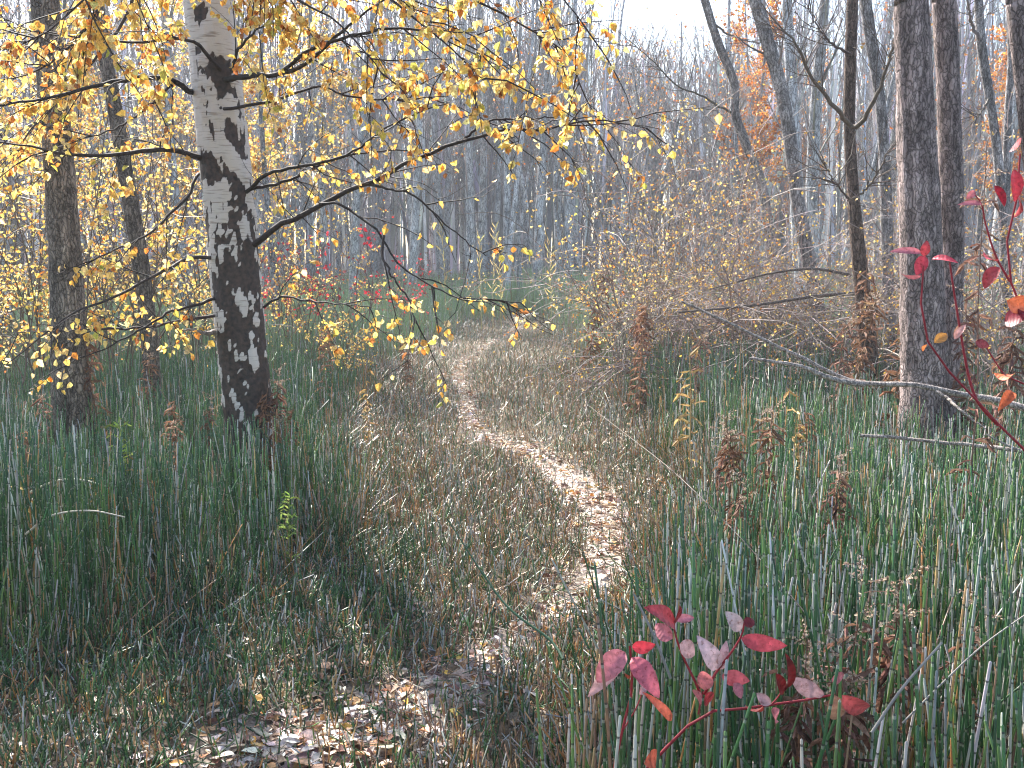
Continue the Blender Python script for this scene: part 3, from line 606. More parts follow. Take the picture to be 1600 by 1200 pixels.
# ------------------------------------------------------------------ shrubs
def shrub_variant(seed, n, H, spread, leaves, size, pal, w, col, arch=-.10):
    r = np.random.RandomState(seed)
    a = r.uniform(0, 6.28, n); tilt = r.uniform(.1, spread, n)
    b = np.stack([r.normal(0, .16, n), r.normal(0, .16, n), np.full(n, -.05)], 1); d = np.stack([np.cos(a) * tilt, np.sin(a) * tilt, np.ones(n)], 1)
    P = grow(b, d, H * r.uniform(.6, 1.2, n), 10, arch, .10, r); sm = Mesh(); sm.tubes(P, ring(.010 * r.uniform(.6, 1.2, n), .003, n, 10), 5, vary(col, n, r))
    q, d, i, t = shoots(P, n * 7, .2, 1, (25, 70), r); b2 = grow(q, d, H * .30 * r.uniform(.3, 1.1, len(q)), 6, -.02, .16, r); sm.tubes(b2, ring(.0045, .002, len(q), 6), 4, vary(col, len(q), r))
    q, d, i, t = shoots(b2, n * 22, .2, 1, (25, 70), r); b3 = grow(q, d, H * .09 * r.uniform(.3, 1.2, len(q)), 3, 0, .2, r); sm.tubes(b3, ring(.0025, .0012, len(q), 3), 3, vary(col, len(q), r))
    lm = Mesh(); hang_leaves(lm, b3, leaves, size, pal, w, r, droop=.3); hang_leaves(lm, b2, leaves // 3, size, pal, w, r, droop=.3)
    return sm.data("canes", M_CANE), lm.data("foliage", M_LEAF, False)
def shrub(name, label, cat, var, px, Y, s=1.0, rz=0.0, group=None):
    p = at(px, 450, Y); o = thing(name, label, cat, (p[0], Y, gz(p[0], Y)), rz, group, s)
    link("canes", var[0], o); tag(link("foliage", var[1], o), kind="stuff"); return o
SMALLY = [lin(214, 178, 88), lin(196, 160, 84), lin(176, 120, 60), lin(220, 196, 130), lin(150, 104, 70)]
GREYCANE = lin(146, 132, 126)
BR = [shrub_variant(200 + i, 34, 3.0, .85, 900, .034, SMALLY, [4, 3, 2, 3, 2], GREYCANE, -.15) for i in range(3)]
YS = [shrub_variant(210 + i, 13, 2.9, .45, 850, .042, YELLOWS, YW, lin(96, 84, 74), -.03) for i in range(2)]
RS = shrub_variant(220, 8, 1.7, .55, 130, .065, [lin(196, 40, 56), lin(176, 30, 44), lin(214, 74, 80), lin(150, 40, 40)], [4, 3, 2, 1], lin(96, 70, 70), -.05)
BN = [shrub_variant(230 + i, 22, 1.7, .7, 200, .05, [lin(150, 104, 70), lin(170, 130, 84), lin(120, 80, 60)], [2, 2, 2], lin(104, 92, 90), -.05) for i in range(2)]
BT = [shrub_variant(240 + i, 36, 2.1, 1.8, 420, .034, SMALLY, [2, 3, 3, 2, 4], lin(112, 98, 94), -.26) for i in range(2)]
for k, (px, Y, s, lab) in enumerate([(1050, 10.6, .65, "low dark tangle at the path side of the thicket foot"), (1075, 10.6, .85, "low dark tangle behind the tip of the long fallen branch"), (1150, 10.2, .9, "low dark tangle in the middle of the thicket foot"),
        (1225, 10.6, .95, "low dark tangle below the kinked leaning trunk"), (1290, 10.0, .9, "low dark tangle left of the slim rusty trunk"), (1375, 10.4, .8, "low dark tangle between the rusty trunk and the double trunk"), (1560, 9.2, .8, "low dark tangle right of the double trunk")]):
    shrub("brush_tangle", lab, "shrub", BT[k % 2], px, Y, s, k * 1.1, "low tangles of the thicket foot")
for k, (px, Y, s, lab) in enumerate([
        (1035, 13.0, .8, "tangled brush at the path side end of the thicket"), (1055, 11.5, .9, "tangled arching brush with tiny yellow leaves beyond the leaning dead branch tip"),
        (1120, 13.0, 1.05, "tall tangled brush in the middle of the thicket"), (1185, 11.5, .95, "tangled brush below the crooked grey trunk"),
        (1245, 13.5, 1.05, "tangled brush below the kinked leaning trunk"), (1300, 11.0, .85, "dark tangled brush against the slim rusty trunk"),
        (1425, 12.0, .95, "tangled brush hidden behind the shaggy double trunk"), (1545, 10.5, .95, "tangled brush with pale leaves under the slender forked trunk"),
        (1610, 9.0, .8, "tangled brush at the right edge behind the red dogwood stems")]):
    shrub("brush_shrub", lab, "shrub", BR[k % 3], px, Y, s, k * 1.3, "arching shrubs of the brush thicket")
YT = shrub_variant(215, 12, 2.9, .45, 300, .042, YELLOWS + SMALLY, YW + [14] * 5, lin(110, 98, 90), -.03)
for k, (px, Y, s, lab) in enumerate([(985, 11.0, .9, "upright yellow-leaved sapling at the path side of the thicket"), (1035, 13.5, 1.15, "upright yellow-leaved sapling rising behind the thicket"),
        (30, 10.5, .95, "yellow-leaved sapling left of the straight brown trunk"), (150, 12.5, 1.0, "yellow-leaved sapling seen between the two brown trunks"), (285, 11.5, .9, "yellow-leaved sapling between the thin brown trunk and the birch"),
        (455, 13.0, .72, "yellow-leaved sapling just right of the birch trunk"), (520, 11.0, .55, "low yellow-leaved sapling in front of the red-leaved shrub"), (-40, 8.8, .9, "yellow-leaved sapling cut by the left edge of the frame"),
        (95, 9.8, 1.05, "yellow-leaved sapling right behind the straight brown trunk"), (205, 10.4, 1.1, "yellow-leaved sapling right behind the thin leaning trunk"), (330, 13.5, 1.1, "yellow-leaved sapling hidden behind the birch trunk"), (5, 14.0, 1.3, "taller yellow-leaved sapling deeper in at the left edge")]):
    shrub("leafy_sapling", lab, "sapling", YT if k < 2 else YS[k % 2], px, Y, s, k * 2.1, "yellow-leaved saplings")
for k, (px, Y, s, lab) in enumerate([(472, 17, 1.0, "red-leaved shrub close behind the birch trunk"), (530, 18, 1.15, "larger red-leaved shrub in the haze above the tall horsetails"), (612, 20, .9, "smaller red-leaved shrub next to the path corridor")]):
    shrub("red_leaved_shrub", lab, "shrub", RS, px, Y, s, k * 1.7, "red-leaved shrubs")
rb = np.random.RandomState(77)
for k in range(34):
    px = rb.uniform(-40, 1640); Y = rb.uniform(22, 36)
    if 600 < px < 960: Y = rb.uniform(29, 38)
    place = "behind the birch" if px < 560 else ("beyond the path end" if px < 960 else "behind the thicket")
    shrub("low_shrub", f"low bare brown shrub among the hazy trunks {place}", "shrub", BN[k % 2], px, Y, rb.uniform(.7, 1.2), rb.uniform(0, 6), f"low brown shrubs {place}")

# ------------------------------------------------------------------ horsetails
GREEN = [lin(64, 104, 58), lin(52, 90, 54), lin(92, 120, 62), lin(44, 78, 50)]
PALE = [lin(168, 168, 160), lin(146, 148, 146), lin(184, 180, 168)]
TAN = [lin(172, 138, 96), lin(170, 120, 70), lin(146, 116, 90), lin(124, 96, 80)]
def stem_cols(n, g, p, t, r):
    return pick(GREEN + PALE + TAN, [g / 4] * 4 + [p / 3] * 3 + [t / 4] * 4, n, r, .16)
def stems(m, x, y, h, rad, col, K, sides, lean, r, bend=.02):
    N = len(x); z = ground_z(x, y) - .02
    d = np.stack([r.normal(0, 1, N), r.normal(0, 1, N), np.zeros(N)], 1) * lean[:, None]; d[:, 2] = 1; d = nrm(d)
    P = grow(np.stack([x, y, z], 1), d, h, K, 0, bend, r)
    P = np.concatenate([P, P[:, -1:] + nrm(P[:, -1:] - P[:, -2:-1]) * .003], 1)
    R = np.concatenate([ring(rad, rad * .72, N, K), (rad * .08)[:, None]], 1)
    al = np.concatenate([np.linspace(0, 1, K)[None] * h[:, None], h[:, None] + .003], 1) + r.uniform(0, 5, N)[:, None]
    m.tubes(P, R, sides, col, al)
def scatter(n, y0, y1, r, margin=1.0):
    y = r.uniform(y0, y1, n); x = r.uniform(-1, 1, n) * (.53 * y + margin); keep = r.rand(n) < (.53 * y + margin) / (.53 * y1 + margin)
    return x, y
def build_horsetails():
    r = np.random.RandomState(5); m = Mesh(); ind = []
    for y0, y1, dens, K, sides in [(1.25, 2.6, 560, 5, 6), (2.6, 4.5, 620, 5, 5), (4.5, 8, 480, 4, 4), (8, 14, 250, 3, 3), (14, 36, 165, 3, 3)]:
        wm = 2.2; area = (y1 - y0) * (.53 * (y0 + y1) + 2 * wm); n = int(2 * (y1 - y0) * (.53 * y1 + wm) * dens); y = r.uniform(y0, y1, n); x = r.uniform(-1, 1, n) * (.53 * y1 + wm); n = len(x); ok = np.abs(x) < .53 * y + wm; x, y = x[ok], y[ok]; n = len(x)
        t = tallness(x, y); pd = path_dist(x, y)
        patch = vnoise(np.stack([x * .9, y * .9, 0 * x], 1), 8); keep = (t > .30) & (pd > 1.1) & (r.rand(n) < .55 + .9 * patch)
        x, y, t, patch = x[keep], y[keep], t[keep], patch[keep]; n = len(x)
        h = np.clip((.18 + np.where(x < np.interp(y, LY, LX) + .1, np.interp(y, [3.9, 5.0, 7], [.60, .42, .36]), np.interp(y, [3.2, 4.5, 8, 10], [.60, .42, .40, .52])) * t) * r.uniform(.55, 1.15, n) * (.80 + .4 * patch), .08, 1.0)
        dead = r.rand(n); lean = np.where(dead < .13, r.uniform(.15, .6, n), .05 + .04 * r.rand(n))
        rad = r.uniform(.0026, .0042, n) * (1 if y0 < 8 else 1.15)
        edge = np.clip((.75 - t) * 2, 0, 1)
        far = np.clip((y - 5) / 10, 0, 1)
        left = x < np.interp(y, LY, LX) + .6; gsel = r.rand(n) < np.where(left, .70 - .10 * edge, .58 - .30 * edge); col = np.where(gsel[:, None], stem_cols(n, 1, 0, 0, r), np.where((r.rand(n) < .70 - .42 * edge)[:, None], stem_cols(n, 0, 1, 0, r), stem_cols(n, 0, 0, 1, r)))
        far_sunlit = np.clip((y - 9) / 9, 0, 1)[:, None] * gsel[:, None]; col = col * (1 - .75 * far_sunlit) + lin(150, 176, 120) * .75 * far_sunlit   # backlit sun on the far bed painted into the green stem colour
        broken = (~gsel) & (r.rand(n) < .5); h = np.where(broken, h * r.uniform(.45, .9, n), h) * np.interp(y, [14, 24], [1, 1.4])
        if y0 < 2.7:   # the nearest ones in the frame stand as single stems
            tx, ty = project(np.stack([x, y, h], 1)); vis = (tx > -20) & (tx < 1620) & (ty < 1195)
            score = np.where(vis, 1.0 / y, 0)
            order = np.argsort(-score)
            if y0 < 2: big = order[:min(300, vis.sum())]; ind.append((x[big], y[big], h[big], rad[big], col[big], gsel[big], lean[big]))
            else: big = order[:max(0, 300 - len(ind[0][0]))]; ind.append((x[big], y[big], h[big], rad[big], col[big], gsel[big], lean[big]))
            rest = np.setdiff1d(np.arange(n), big); x, y, h, rad, col, lean = x[rest], y[rest], h[rest], rad[rest], col[rest], lean[rest]
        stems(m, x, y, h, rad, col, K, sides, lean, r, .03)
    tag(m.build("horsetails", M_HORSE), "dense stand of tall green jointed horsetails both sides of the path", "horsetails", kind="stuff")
    k = 0
    for X, Y, Hh, R, Cc, G, Ln in ind:
        for i in range(len(X)):
            s = Mesh(); stems(s, np.zeros(1), np.zeros(1), Hh[i:i + 1], R[i:i + 1], Cc[i:i + 1], 6, 7, Ln[i:i + 1], r, .014)
            o = s.build("horsetail_stem", M_HORSE); o.location = (X[i], Y[i], gz(X[i], Y[i]) - gz(0, 0)); c = Cc[i]
            if G[i]: tag(o, "upright green jointed horsetail stem close to the red dogwood", "horsetail", "green horsetail stems near the dogwood")
            elif c[2] > .55 * c[0]: tag(o, "dead pale grey jointed horsetail stem close to the red dogwood", "horsetail", "grey horsetail stems near the dogwood")
            else: tag(o, "withered orange-brown horsetail stem close to the red dogwood", "horsetail", "brown horsetail stems near the dogwood")
    # trodden stubble in the corridor
    m = Mesh()
    for y0, y1, dens, K, sides in [(1.6, 4.5, 2600, 3, 4), (4.5, 8, 1700, 3, 3), (8, 14, 800, 2, 3), (14, 28, 300, 2, 3)]:
        w = 3.4; n = int((y1 - y0) * w * dens); y = r.uniform(y0, y1, n); x = r.uniform(-2.4, 1.4, n) if y0 < 4 else r.uniform(-1.9, 1.5, n)
        t = tallness(x, y); pd = path_dist(x, y); p2 = vnoise(np.stack([x * 2.2, y * 2.2, 0 * x], 1), 18)
        keep = (t < .55) & (r.rand(n) < np.clip((pd - .45) * 1.3, np.where(y < 4.5, .28, .08), 1) * (.55 + .7 * p2)); x, y, t, pd = x[keep], y[keep], t[keep], pd[keep]; n = len(x)
        h = (.065 + .15 * np.clip(t * 2, 0, 1) + .07 * np.clip(pd / 5, 0, 1)) * r.uniform(.5, 1.6, n)
        lean = np.where(r.rand(n) < .5, r.uniform(.25, 2.0, n), .2)
        stems(m, x, y, h, r.uniform(.0022, .0036, n), np.where((r.rand(n) < np.where((x < -.4) & (y < 5.5), .62, .36))[:, None], stem_cols(n, 1, 0, 0, r), stem_cols(n, 0, .36, .64, r)), K, sides, lean, r, .05)
    tag(m.build("stubble", M_HORSE), "short trodden horsetail stubble along the track", "stubble", kind="stuff")
build_horsetails()

# ------------------------------------------------------------------ fallen leaves
def curled(n, r, size):
    """flat-lying curled leaves: positions to be added; returns axis, normal, length"""
    a = r.uniform(0, 6.28, n); ax = np.stack([np.cos(a), np.sin(a), r.normal(0, .18, n)], 1); nn = nrm(np.stack([r.normal(0, .35, n), r.normal(0, .35, n), np.ones(n)], 1))
    return ax, nn, size * np.clip(r.lognormal(0, .35, n), .4, 1.9)
LIT = [lin(206, 192, 178), lin(222, 212, 202), lin(184, 164, 146), lin(190, 146, 98), lin(150, 116, 92), lin(116, 84, 72), lin(210, 160, 80), lin(172, 160, 152)]
LITW = [20, 10, 18, 11, 13, 10, 5, 14]
def build_litter():
    r = np.random.RandomState(9); m = Mesh(); near = []
    # on the track
    k = r.randint(0, len(path_c), 42000); x = path_c[k, 0] + r.normal(0, .52, len(k)) * path_c[k, 3]; y = path_c[k, 1] + r.normal(0, .52, len(k)) * path_c[k, 3]
    keep = r.rand(len(k)) < np.clip(vnoise(np.stack([x * 3.5, y * 3.5, 0 * x], 1), 55) * 2.4 - .5, .1, 1) * np.clip(path_c[k, 3] / .45, .25, 1) * np.clip(9 / path_c[k, 1], .3, 1); x, y = x[keep], y[keep]
    # strewn among the stems
    n = 8000; y2 = 1.6 + 12 * r.rand(n) ** 1.2; x2 = r.uniform(-1, 1, n) * (.53 * y2 + .6)
    x = np.r_[x, x2]; y = np.r_[y, y2]; n = len(x)
    ax, nn, L = curled(n, r, .038); z = ground_z(x, y) - .03 * np.clip(1.6 - path_dist(x, y), 0, 1) + .006 + r.rand(n) * .022
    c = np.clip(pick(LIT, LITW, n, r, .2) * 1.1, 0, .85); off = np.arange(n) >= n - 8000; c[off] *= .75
    p = np.stack([x, y, z], 1); px, py = project(p); pd = path_dist(x, y)
    vis = (px > 0) & (px < 1600) & (py < 1200) & (pd < 1.5) & (px < 800)
    order = np.argsort(np.where(vis, y, 1e3))[:300]; rest = np.setdiff1d(np.arange(n), order)
    m.leaves(p[rest], ax[rest], nn[rest], L[rest], L[rest] * r.uniform(.5, .8, len(rest)), c[rest], r.uniform(-.35, .5, len(rest)))
    n = 2600; k = r.randint(0, len(path_c), n); bx = path_c[k, 0] + r.normal(0, 1.2, n) * path_c[k, 3]; by = path_c[k, 1] + r.normal(0, .3, n); th = r.uniform(0, 6.28, n)
    P = grow(np.stack([bx, by, ground_z(bx, by) + .012], 1), np.stack([np.cos(th), np.sin(th), r.normal(0, .12, n)], 1), r.uniform(.04, .22, n), 4, 0, .12, r)
    tw = Mesh(); tw.tubes(P, ring(r.uniform(.0012, .003, n), .001, n, 4), 4, pick([lin(150, 132, 116), lin(110, 90, 76), lin(186, 172, 154), lin(80, 96, 66)], [3, 3, 2, 2], n, r)); tag(tw.build("twig_litter", M_CANE), "small broken twigs and stem bits strewn along the track", "twigs", kind="stuff")
    tag(m.build("leaf_litter", M_LITTER, None, False), "dry pale leaves littering the winding track", "leaf litter", kind="stuff")
    for i in order:
        s = Mesh(); big_leaf(s, np.zeros(3), ax[i], nn[i], L[i] * 1.2, L[i] * r.uniform(.6, .95), c[i], r.uniform(-.3, .5), r.uniform(-.6, .8), r, 4)
        o = s.build("fallen_leaf", M_LITTER); o.location = p[i] + np.array([0, 0, .012])
        g = "orange-brown" if c[i][2] < .45 * c[i][0] else "pale tan"
        tag(o, f"{g} curled dead leaf lying on the near end of the track", "leaf", f"{g} fallen leaves on the track")
def big_leaf(m, base, axis, normal, L, W, col, fold, curl, r, nu=7):
    """a broad leaf: grid of nu x 5, folded along the midrib, curled along its length"""
    axis = nrm(np.asarray(axis, float)); side = nrm(np.cross(normal, axis)); nn = np.cross(axis, side)
    u = np.linspace(0, 1, nu + 1); v = np.linspace(-1, 1, 5); prof = np.sin(np.pi * u ** .8) ** .75 * (1 - .12 * u) * r.uniform(.97, 1.03, nu + 1); prof[0] = .04; prof[-1] = .0
    V = []; cc = []
    for i, a in enumerate(u):
        th = curl * a; s = L * (np.sin(th) / curl if abs(curl) > 1e-3 else a); dz = -L * ((1 - np.cos(th)) / curl if abs(curl) > 1e-3 else 0)
        for b in v:
            V.append(np.asarray(base) + axis * s + nn * dz + side * b * W * .5 * prof[i] + nn * (abs(b) * fold * W * .5 * prof[i] + r.normal(0, .012) * W))
            cc.append(np.asarray(col) * (1.12 if b == 0 else 1.0) * (1 - .12 * (abs(b) == 1)))
    n = 5; F = [[i * n + j, i * n + j + 1, (i + 1) * n + j + 1, (i + 1) * n + j] for i in range(nu) for j in range(4)]
    m.add(np.array(V), F, None, np.clip(np.array(cc), 0, .95), np.repeat(u, 5))
build_litter()

# ------------------------------------------------------------------ red dogwood
def dogwood(label, base_px, Y, stems_px, leaves_px, seed):
    r = np.random.RandomState(seed); b = at(*base_px, Y); root = thing("dogwood", label, "shrub", (b[0], b[1], gz(b[0], b[1]))); inv = -np.array(root.location)
    for w, rows in stems_px:
        p = np.array([at(x, y, Y + dy) for x, y, dy in rows]) + inv; P = spline(p, 18)
        m = Mesh(); m.tubes(P[None], np.linspace(w[0], w[1], 18)[None] * Y / FPX / 2, 7, lin(140, 42, 50)); m.build("stem", M_CANE, root)
    for (bx, by, tx, ty, wd, col) in leaves_px:
        dy = r.normal(0, .015); p = at(bx, by, Y + dy) + inv; q = at(tx, ty, Y + dy + r.normal(0, .025)) + inv; L = np.linalg.norm(q - p)
        nn = nrm(np.array([r.normal(0, .45), -1, r.normal(.35, .45)])); cu = r.uniform(-.2, 1.5)
        m = Mesh(); big_leaf(m, p, q - p, nn, L * (1.12 + cu * .12), wd * (1.2 if Y < 2 else .95) * Y / FPX, lin(*col) * r.uniform(.85, 1.15), r.uniform(.0, .65), cu, r, 11); m.build("leaf", M_RED, root)
        mm = Mesh()
RD, PK, OR, DK, PL, OL = (166, 62, 68), (186, 112, 120), (184, 92, 72), (108, 32, 36), (190, 150, 152), (142, 110, 92)
dogwood("red dogwood with pink and crimson leaves in the near horsetails", (1010, 1330), 1.78, [
    ((6, 4), [(885, 1640, 0), (905, 1420, 0), (940, 1290, 0), (960, 1199, 0), (974, 1134, 0), (987, 1082, 0), (988, 1045, 0), (984, 1010, 0)]), ((3, 2), [(974, 1140, 0), (992, 1110, .01), (1003, 1085, .02)]),
    ((8, 4), [(890, 1640, .02), (930, 1420, .02), (985, 1240, .02), (1021, 1191, .02), (1049, 1160, .02), (1075, 1134, .02), (1091, 1116, .02), (1114, 1111, .02), (1156, 1108, .02), (1205, 1101, .03), (1263, 1093, .04), (1304, 1085, .05)]),
    ((3, 2), [(1091, 1116, .02), (1094, 1100, .02), (1098, 1080, .02)]), ((5, 3), [(1096, 1090, .02), (1088, 1069, .02), (1072, 1036, .03), (1059, 1004, .03), (1052, 975, .03)]),
    ((5, 3), [(1100, 1085, .02), (1120, 1049, .02), (1140, 1023, .01), (1158, 994, .01), (1163, 972, .01)]), ((3, 2), [(1205, 1101, .03), (1215, 1090, .03), (1224, 1075, .03)])],
    [(977, 1019, 934, 1056, 34, PK), (976, 1023, 924, 1082, 22, PL), (987, 1027, 1024, 1069, 30, (190, 96, 108)), (988, 1012, 1018, 1010, 20, (190, 60, 72)), (999, 1085, 1014, 1068, 12, PL), (985, 1057, 971, 1054, 10, OR),
     (1055, 978, 1036, 948, 30, RD), (1051, 998, 1024, 978, 24, PK), (1057, 970, 1082, 966, 14, PK), (1062, 1006, 1089, 1022, 26, (190, 150, 150)), (1053, 976, 1066, 954, 18, DK),
     (1158, 997, 1220, 1014, 28, (184, 78, 90)), (1157, 986, 1140, 959, 24, (206, 180, 176)), (1162, 976, 1178, 968, 16, DK), (1128, 1056, 1167, 1063, 24, (188, 90, 98)), (1120, 1046, 1108, 1010, 28, (196, 164, 166)),
     (1122, 1046, 1136, 1022, 18, PL), (1100, 1078, 1104, 1050, 24, (212, 116, 110)), (1096, 1083, 1076, 1100, 24, PK), (1103, 1083, 1116, 1104, 22, RD), (1146, 1067, 1157, 1089, 18, PK),
     (1049, 1126, 1043, 1104, 14, OR), (1224, 1084, 1214, 1056, 22, DK), (1226, 1078, 1247, 1042, 22, DK), (1280, 1086, 1242, 1066, 26, PL), (1303, 1086, 1313, 1136, 26, OL), (1316, 1086, 1364, 1126, 30, (180, 82, 84)),
     (1288, 1085, 1262, 1078, 16, PL), (1299, 1062, 1320, 1056, 18, PK), (1192, 1104, 1172, 1118, 16, (140, 60, 56)), (1218, 1108, 1194, 1128, 18, PK), (1205, 1100, 1184, 1086, 16, PL), (1030, 1180, 1006, 1192, 26, OR), (1020, 1192, 1034, 1176, 18, OL)], 71)
dogwood("tall red dogwood stems with crimson leaves at the right edge, before the double trunk", (1690, 1000), 2.6, [
    ((7, 3), [(1735, 1290, 0), (1715, 1100, 0), (1700, 1010, 0), (1640, 760, 0), (1575, 680, 0), (1533, 634, 0), (1508, 605, 0), (1475, 572, 0), (1450, 534, 0), (1440, 480, 0), (1437, 447, 0), (1443, 415, 0)]),
    ((5, 3), [(1560, 665, 0), (1530, 632, .02), (1517, 600, .03), (1508, 560, .03), (1500, 513, .03), (1490, 451, .03), (1484, 410, .03)]),
    ((6, 3), [(1760, 1290, .05), (1730, 1130, .05), (1700, 1000, .05), (1640, 620, .05), (1604, 500, .05), (1590, 460, .05), (1575, 430, .05), (1571, 388, .05), (1583, 350, .05), (1590, 300, .05), (1594, 240, .05)]),
    ((4, 2), [(1578, 440, .05), (1556, 400, .06), (1540, 350, .06), (1534, 320, .06), (1520, 300, .06)]), ((3, 2), [(1600, 600, .05), (1570, 585, .05), (1552, 560, .05), (1540, 540, .05)])],
    [(1440, 395, 1402, 388, 14, PK), (1443, 400, 1449, 380, 16, RD), (1446, 400, 1431, 428, 24, (170, 60, 74)), (1456, 405, 1488, 401, 14, (196, 70, 86)), (1440, 430, 1403, 442, 14, PK), (1560, 405, 1536, 412, 14, RD),
     (1562, 418, 1532, 440, 26, RD), (1554, 290, 1566, 322, 20, (160, 40, 52)), (1586, 265, 1592, 306, 30, (172, 44, 54)), (1596, 216, 1584, 236, 16, RD), (1573, 470, 1604, 476, 34, (186, 98, 68)), (1570, 502, 1598, 492, 36, (124, 28, 44)),
     (1460, 536, 1477, 524, 18, (214, 150, 70)), (1440, 542, 1456, 548, 14, (206, 120, 70)), (1524, 534, 1547, 541, 16, (110, 50, 60)), (1492, 530, 1504, 508, 12, (206, 150, 140)), (1584, 584, 1570, 600, 20, (206, 104, 60)), (1582, 612, 1570, 628, 20, (206, 100, 56)), (1523, 298, 1512, 310, 12, PK), (1590, 310, 1604, 330, 20, RD), (1534, 320, 1510, 312, 10, PK)], 72)

# ------------------------------------------------------------------ fallen branches, leaning stalks
def dead_branch(label, limbs, col, name="fallen_branch", cat="branch"):
    b = at(*limbs[0][1][0]); root = thing(name, label, cat, (b[0], b[1], gz(b[0], b[1]))); inv = -np.array(root.location); r = np.random.RandomState(len(label))
    for (w0, w1), rows in limbs:
        p = np.array([at(*q) for q in rows]) + inv; n = 44; P = spline(p, n); P[1:-1] += r.normal(0, .0015, (n - 2, 3))
        R = np.linspace(w0, w1, n) * rows[0][2] / FPX / 2 * (1 + np.convolve(r.normal(0, .05, n + 4), np.ones(5) / 5, 'valid')); m = Mesh(); m.tubes(P[None], R[None], 12, np.asarray(col) * r.uniform(.9, 1.1)); m.build("limb", M_DEADWOOD, root)
dead_branch("long grey fallen branch with a forked tip propped across the double trunk", [
    ((20, 4), [(2120, 965, 4.2), (2030, 870, 4.25), (1900, 770, 4.4), (1760, 690, 4.5), (1600, 637, 4.7), (1540, 622, 4.8), (1480, 611, 4.85), (1420, 601, 4.9), (1355, 599, 5.0), (1310, 588, 5.05), (1250, 557, 5.1), (1200, 534, 5.15), (1130, 500, 5.2), (1064, 471, 5.3)]),
    ((10, 4), [(1350, 601, 5.0), (1300, 592, 4.98), (1250, 572, 4.96), (1215, 566, 4.95), (1170, 560, 4.95)]),
    ((6, 2), [(1462, 612, 4.85), (1480, 622, 4.8), (1500, 640, 4.7), (1540, 670, 4.6)])], lin(186, 176, 170))
dead_branch("lower thin grey fallen branch lying under the long forked one", [((11, 6), [(2080, 990, 4.1), (1960, 850, 4.2), (1800, 750, 4.4), (1600, 706, 4.5), (1540, 698, 4.6), (1460, 690, 4.7), (1400, 684, 4.8), (1344, 680, 4.85)]), ((5, 2), [(1600, 706, 4.5), (1570, 694, 4.5), (1540, 678, 4.5)])], lin(184, 174, 168))
dead_branch("dark fallen limb lying level through the thicket", [((6, 3), [(1340, 458, 10.5), (1280, 462, 10.4), (1200, 474, 10.3), (1130, 482, 10.2), (1060, 488, 10.2)]), ((5, 2), [(1330, 430, 10.6), (1270, 420, 10.6), (1200, 428, 10.5), (1110, 452, 10.4)])], lin(140, 128, 122))
def stalk(label, rows, w, col):
    p = np.array([at(*q) for q in rows]); P = spline(p, 16); m = Mesh(); m.tubes((P - P[0])[None], (np.linspace(w[0], w[1], 16) * rows[0][2] / FPX / 2)[None], 6, lin(*col)); o = m.build("leaning_stalk", M_CANE); o.location = P[0]; tag(o, label, "stalk", "fallen leaning stalks")
stalk("long thin tan stalk leaning from the path edge down across the horsetails", [(1260, 960, 2.6), (1200, 888, 2.9), (1130, 812, 3.3), (1050, 735, 3.9), (980, 680, 4.5), (920, 634, 5.2)], (2.2, 1.4), (112, 100, 90))
stalk("long dark green stalk leaning left over the leafy track", [(880, 1030, 2.2), (860, 1000, 2.25), (800, 955, 2.3), (760, 905, 2.35), (700, 812, 2.4)], (5, 2), (64, 92, 66))
stalk("pale straight stalk slanting up to the right in the near horsetails", [(1362, 1145, 1.7), (1410, 1075, 1.72), (1472, 1004, 1.75)], (5.5, 4), (136, 132, 126))
stalk("thin pale stalk slanting up to the right edge", [(1410, 1130, 1.9), (1480, 1060, 1.95), (1540, 1005, 2.0), (1610, 955, 2.05)], (3.6, 2.4), (138, 132, 124))
stalk("pale straight stalk slanting over the left dogwood stem", [(1048, 1060, 2.0), (1020, 990, 2.0), (990, 928, 2.0)], (5.5, 4), (138, 138, 136))
stalk("arched pale grass stalk in the dark horsetails before the straight trunk", [(30, 780, 4.6), (60, 762, 4.6), (95, 750, 4.6), (130, 750, 4.6), (165, 760, 4.6)], (4, 2), (196, 188, 170))
stalk("lower arched pale grass stalk in the dark horsetails at the left", [(40, 835, 4.0), (80, 806, 4.0), (140, 798, 4.0), (195, 808, 4.0)], (4, 2), (186, 176, 160))
stalk("white fallen twig lying at the far turn of the path", [(815, 497, 24), (825, 492, 24), (842, 490, 24)], (4, 3), (220, 210, 196))

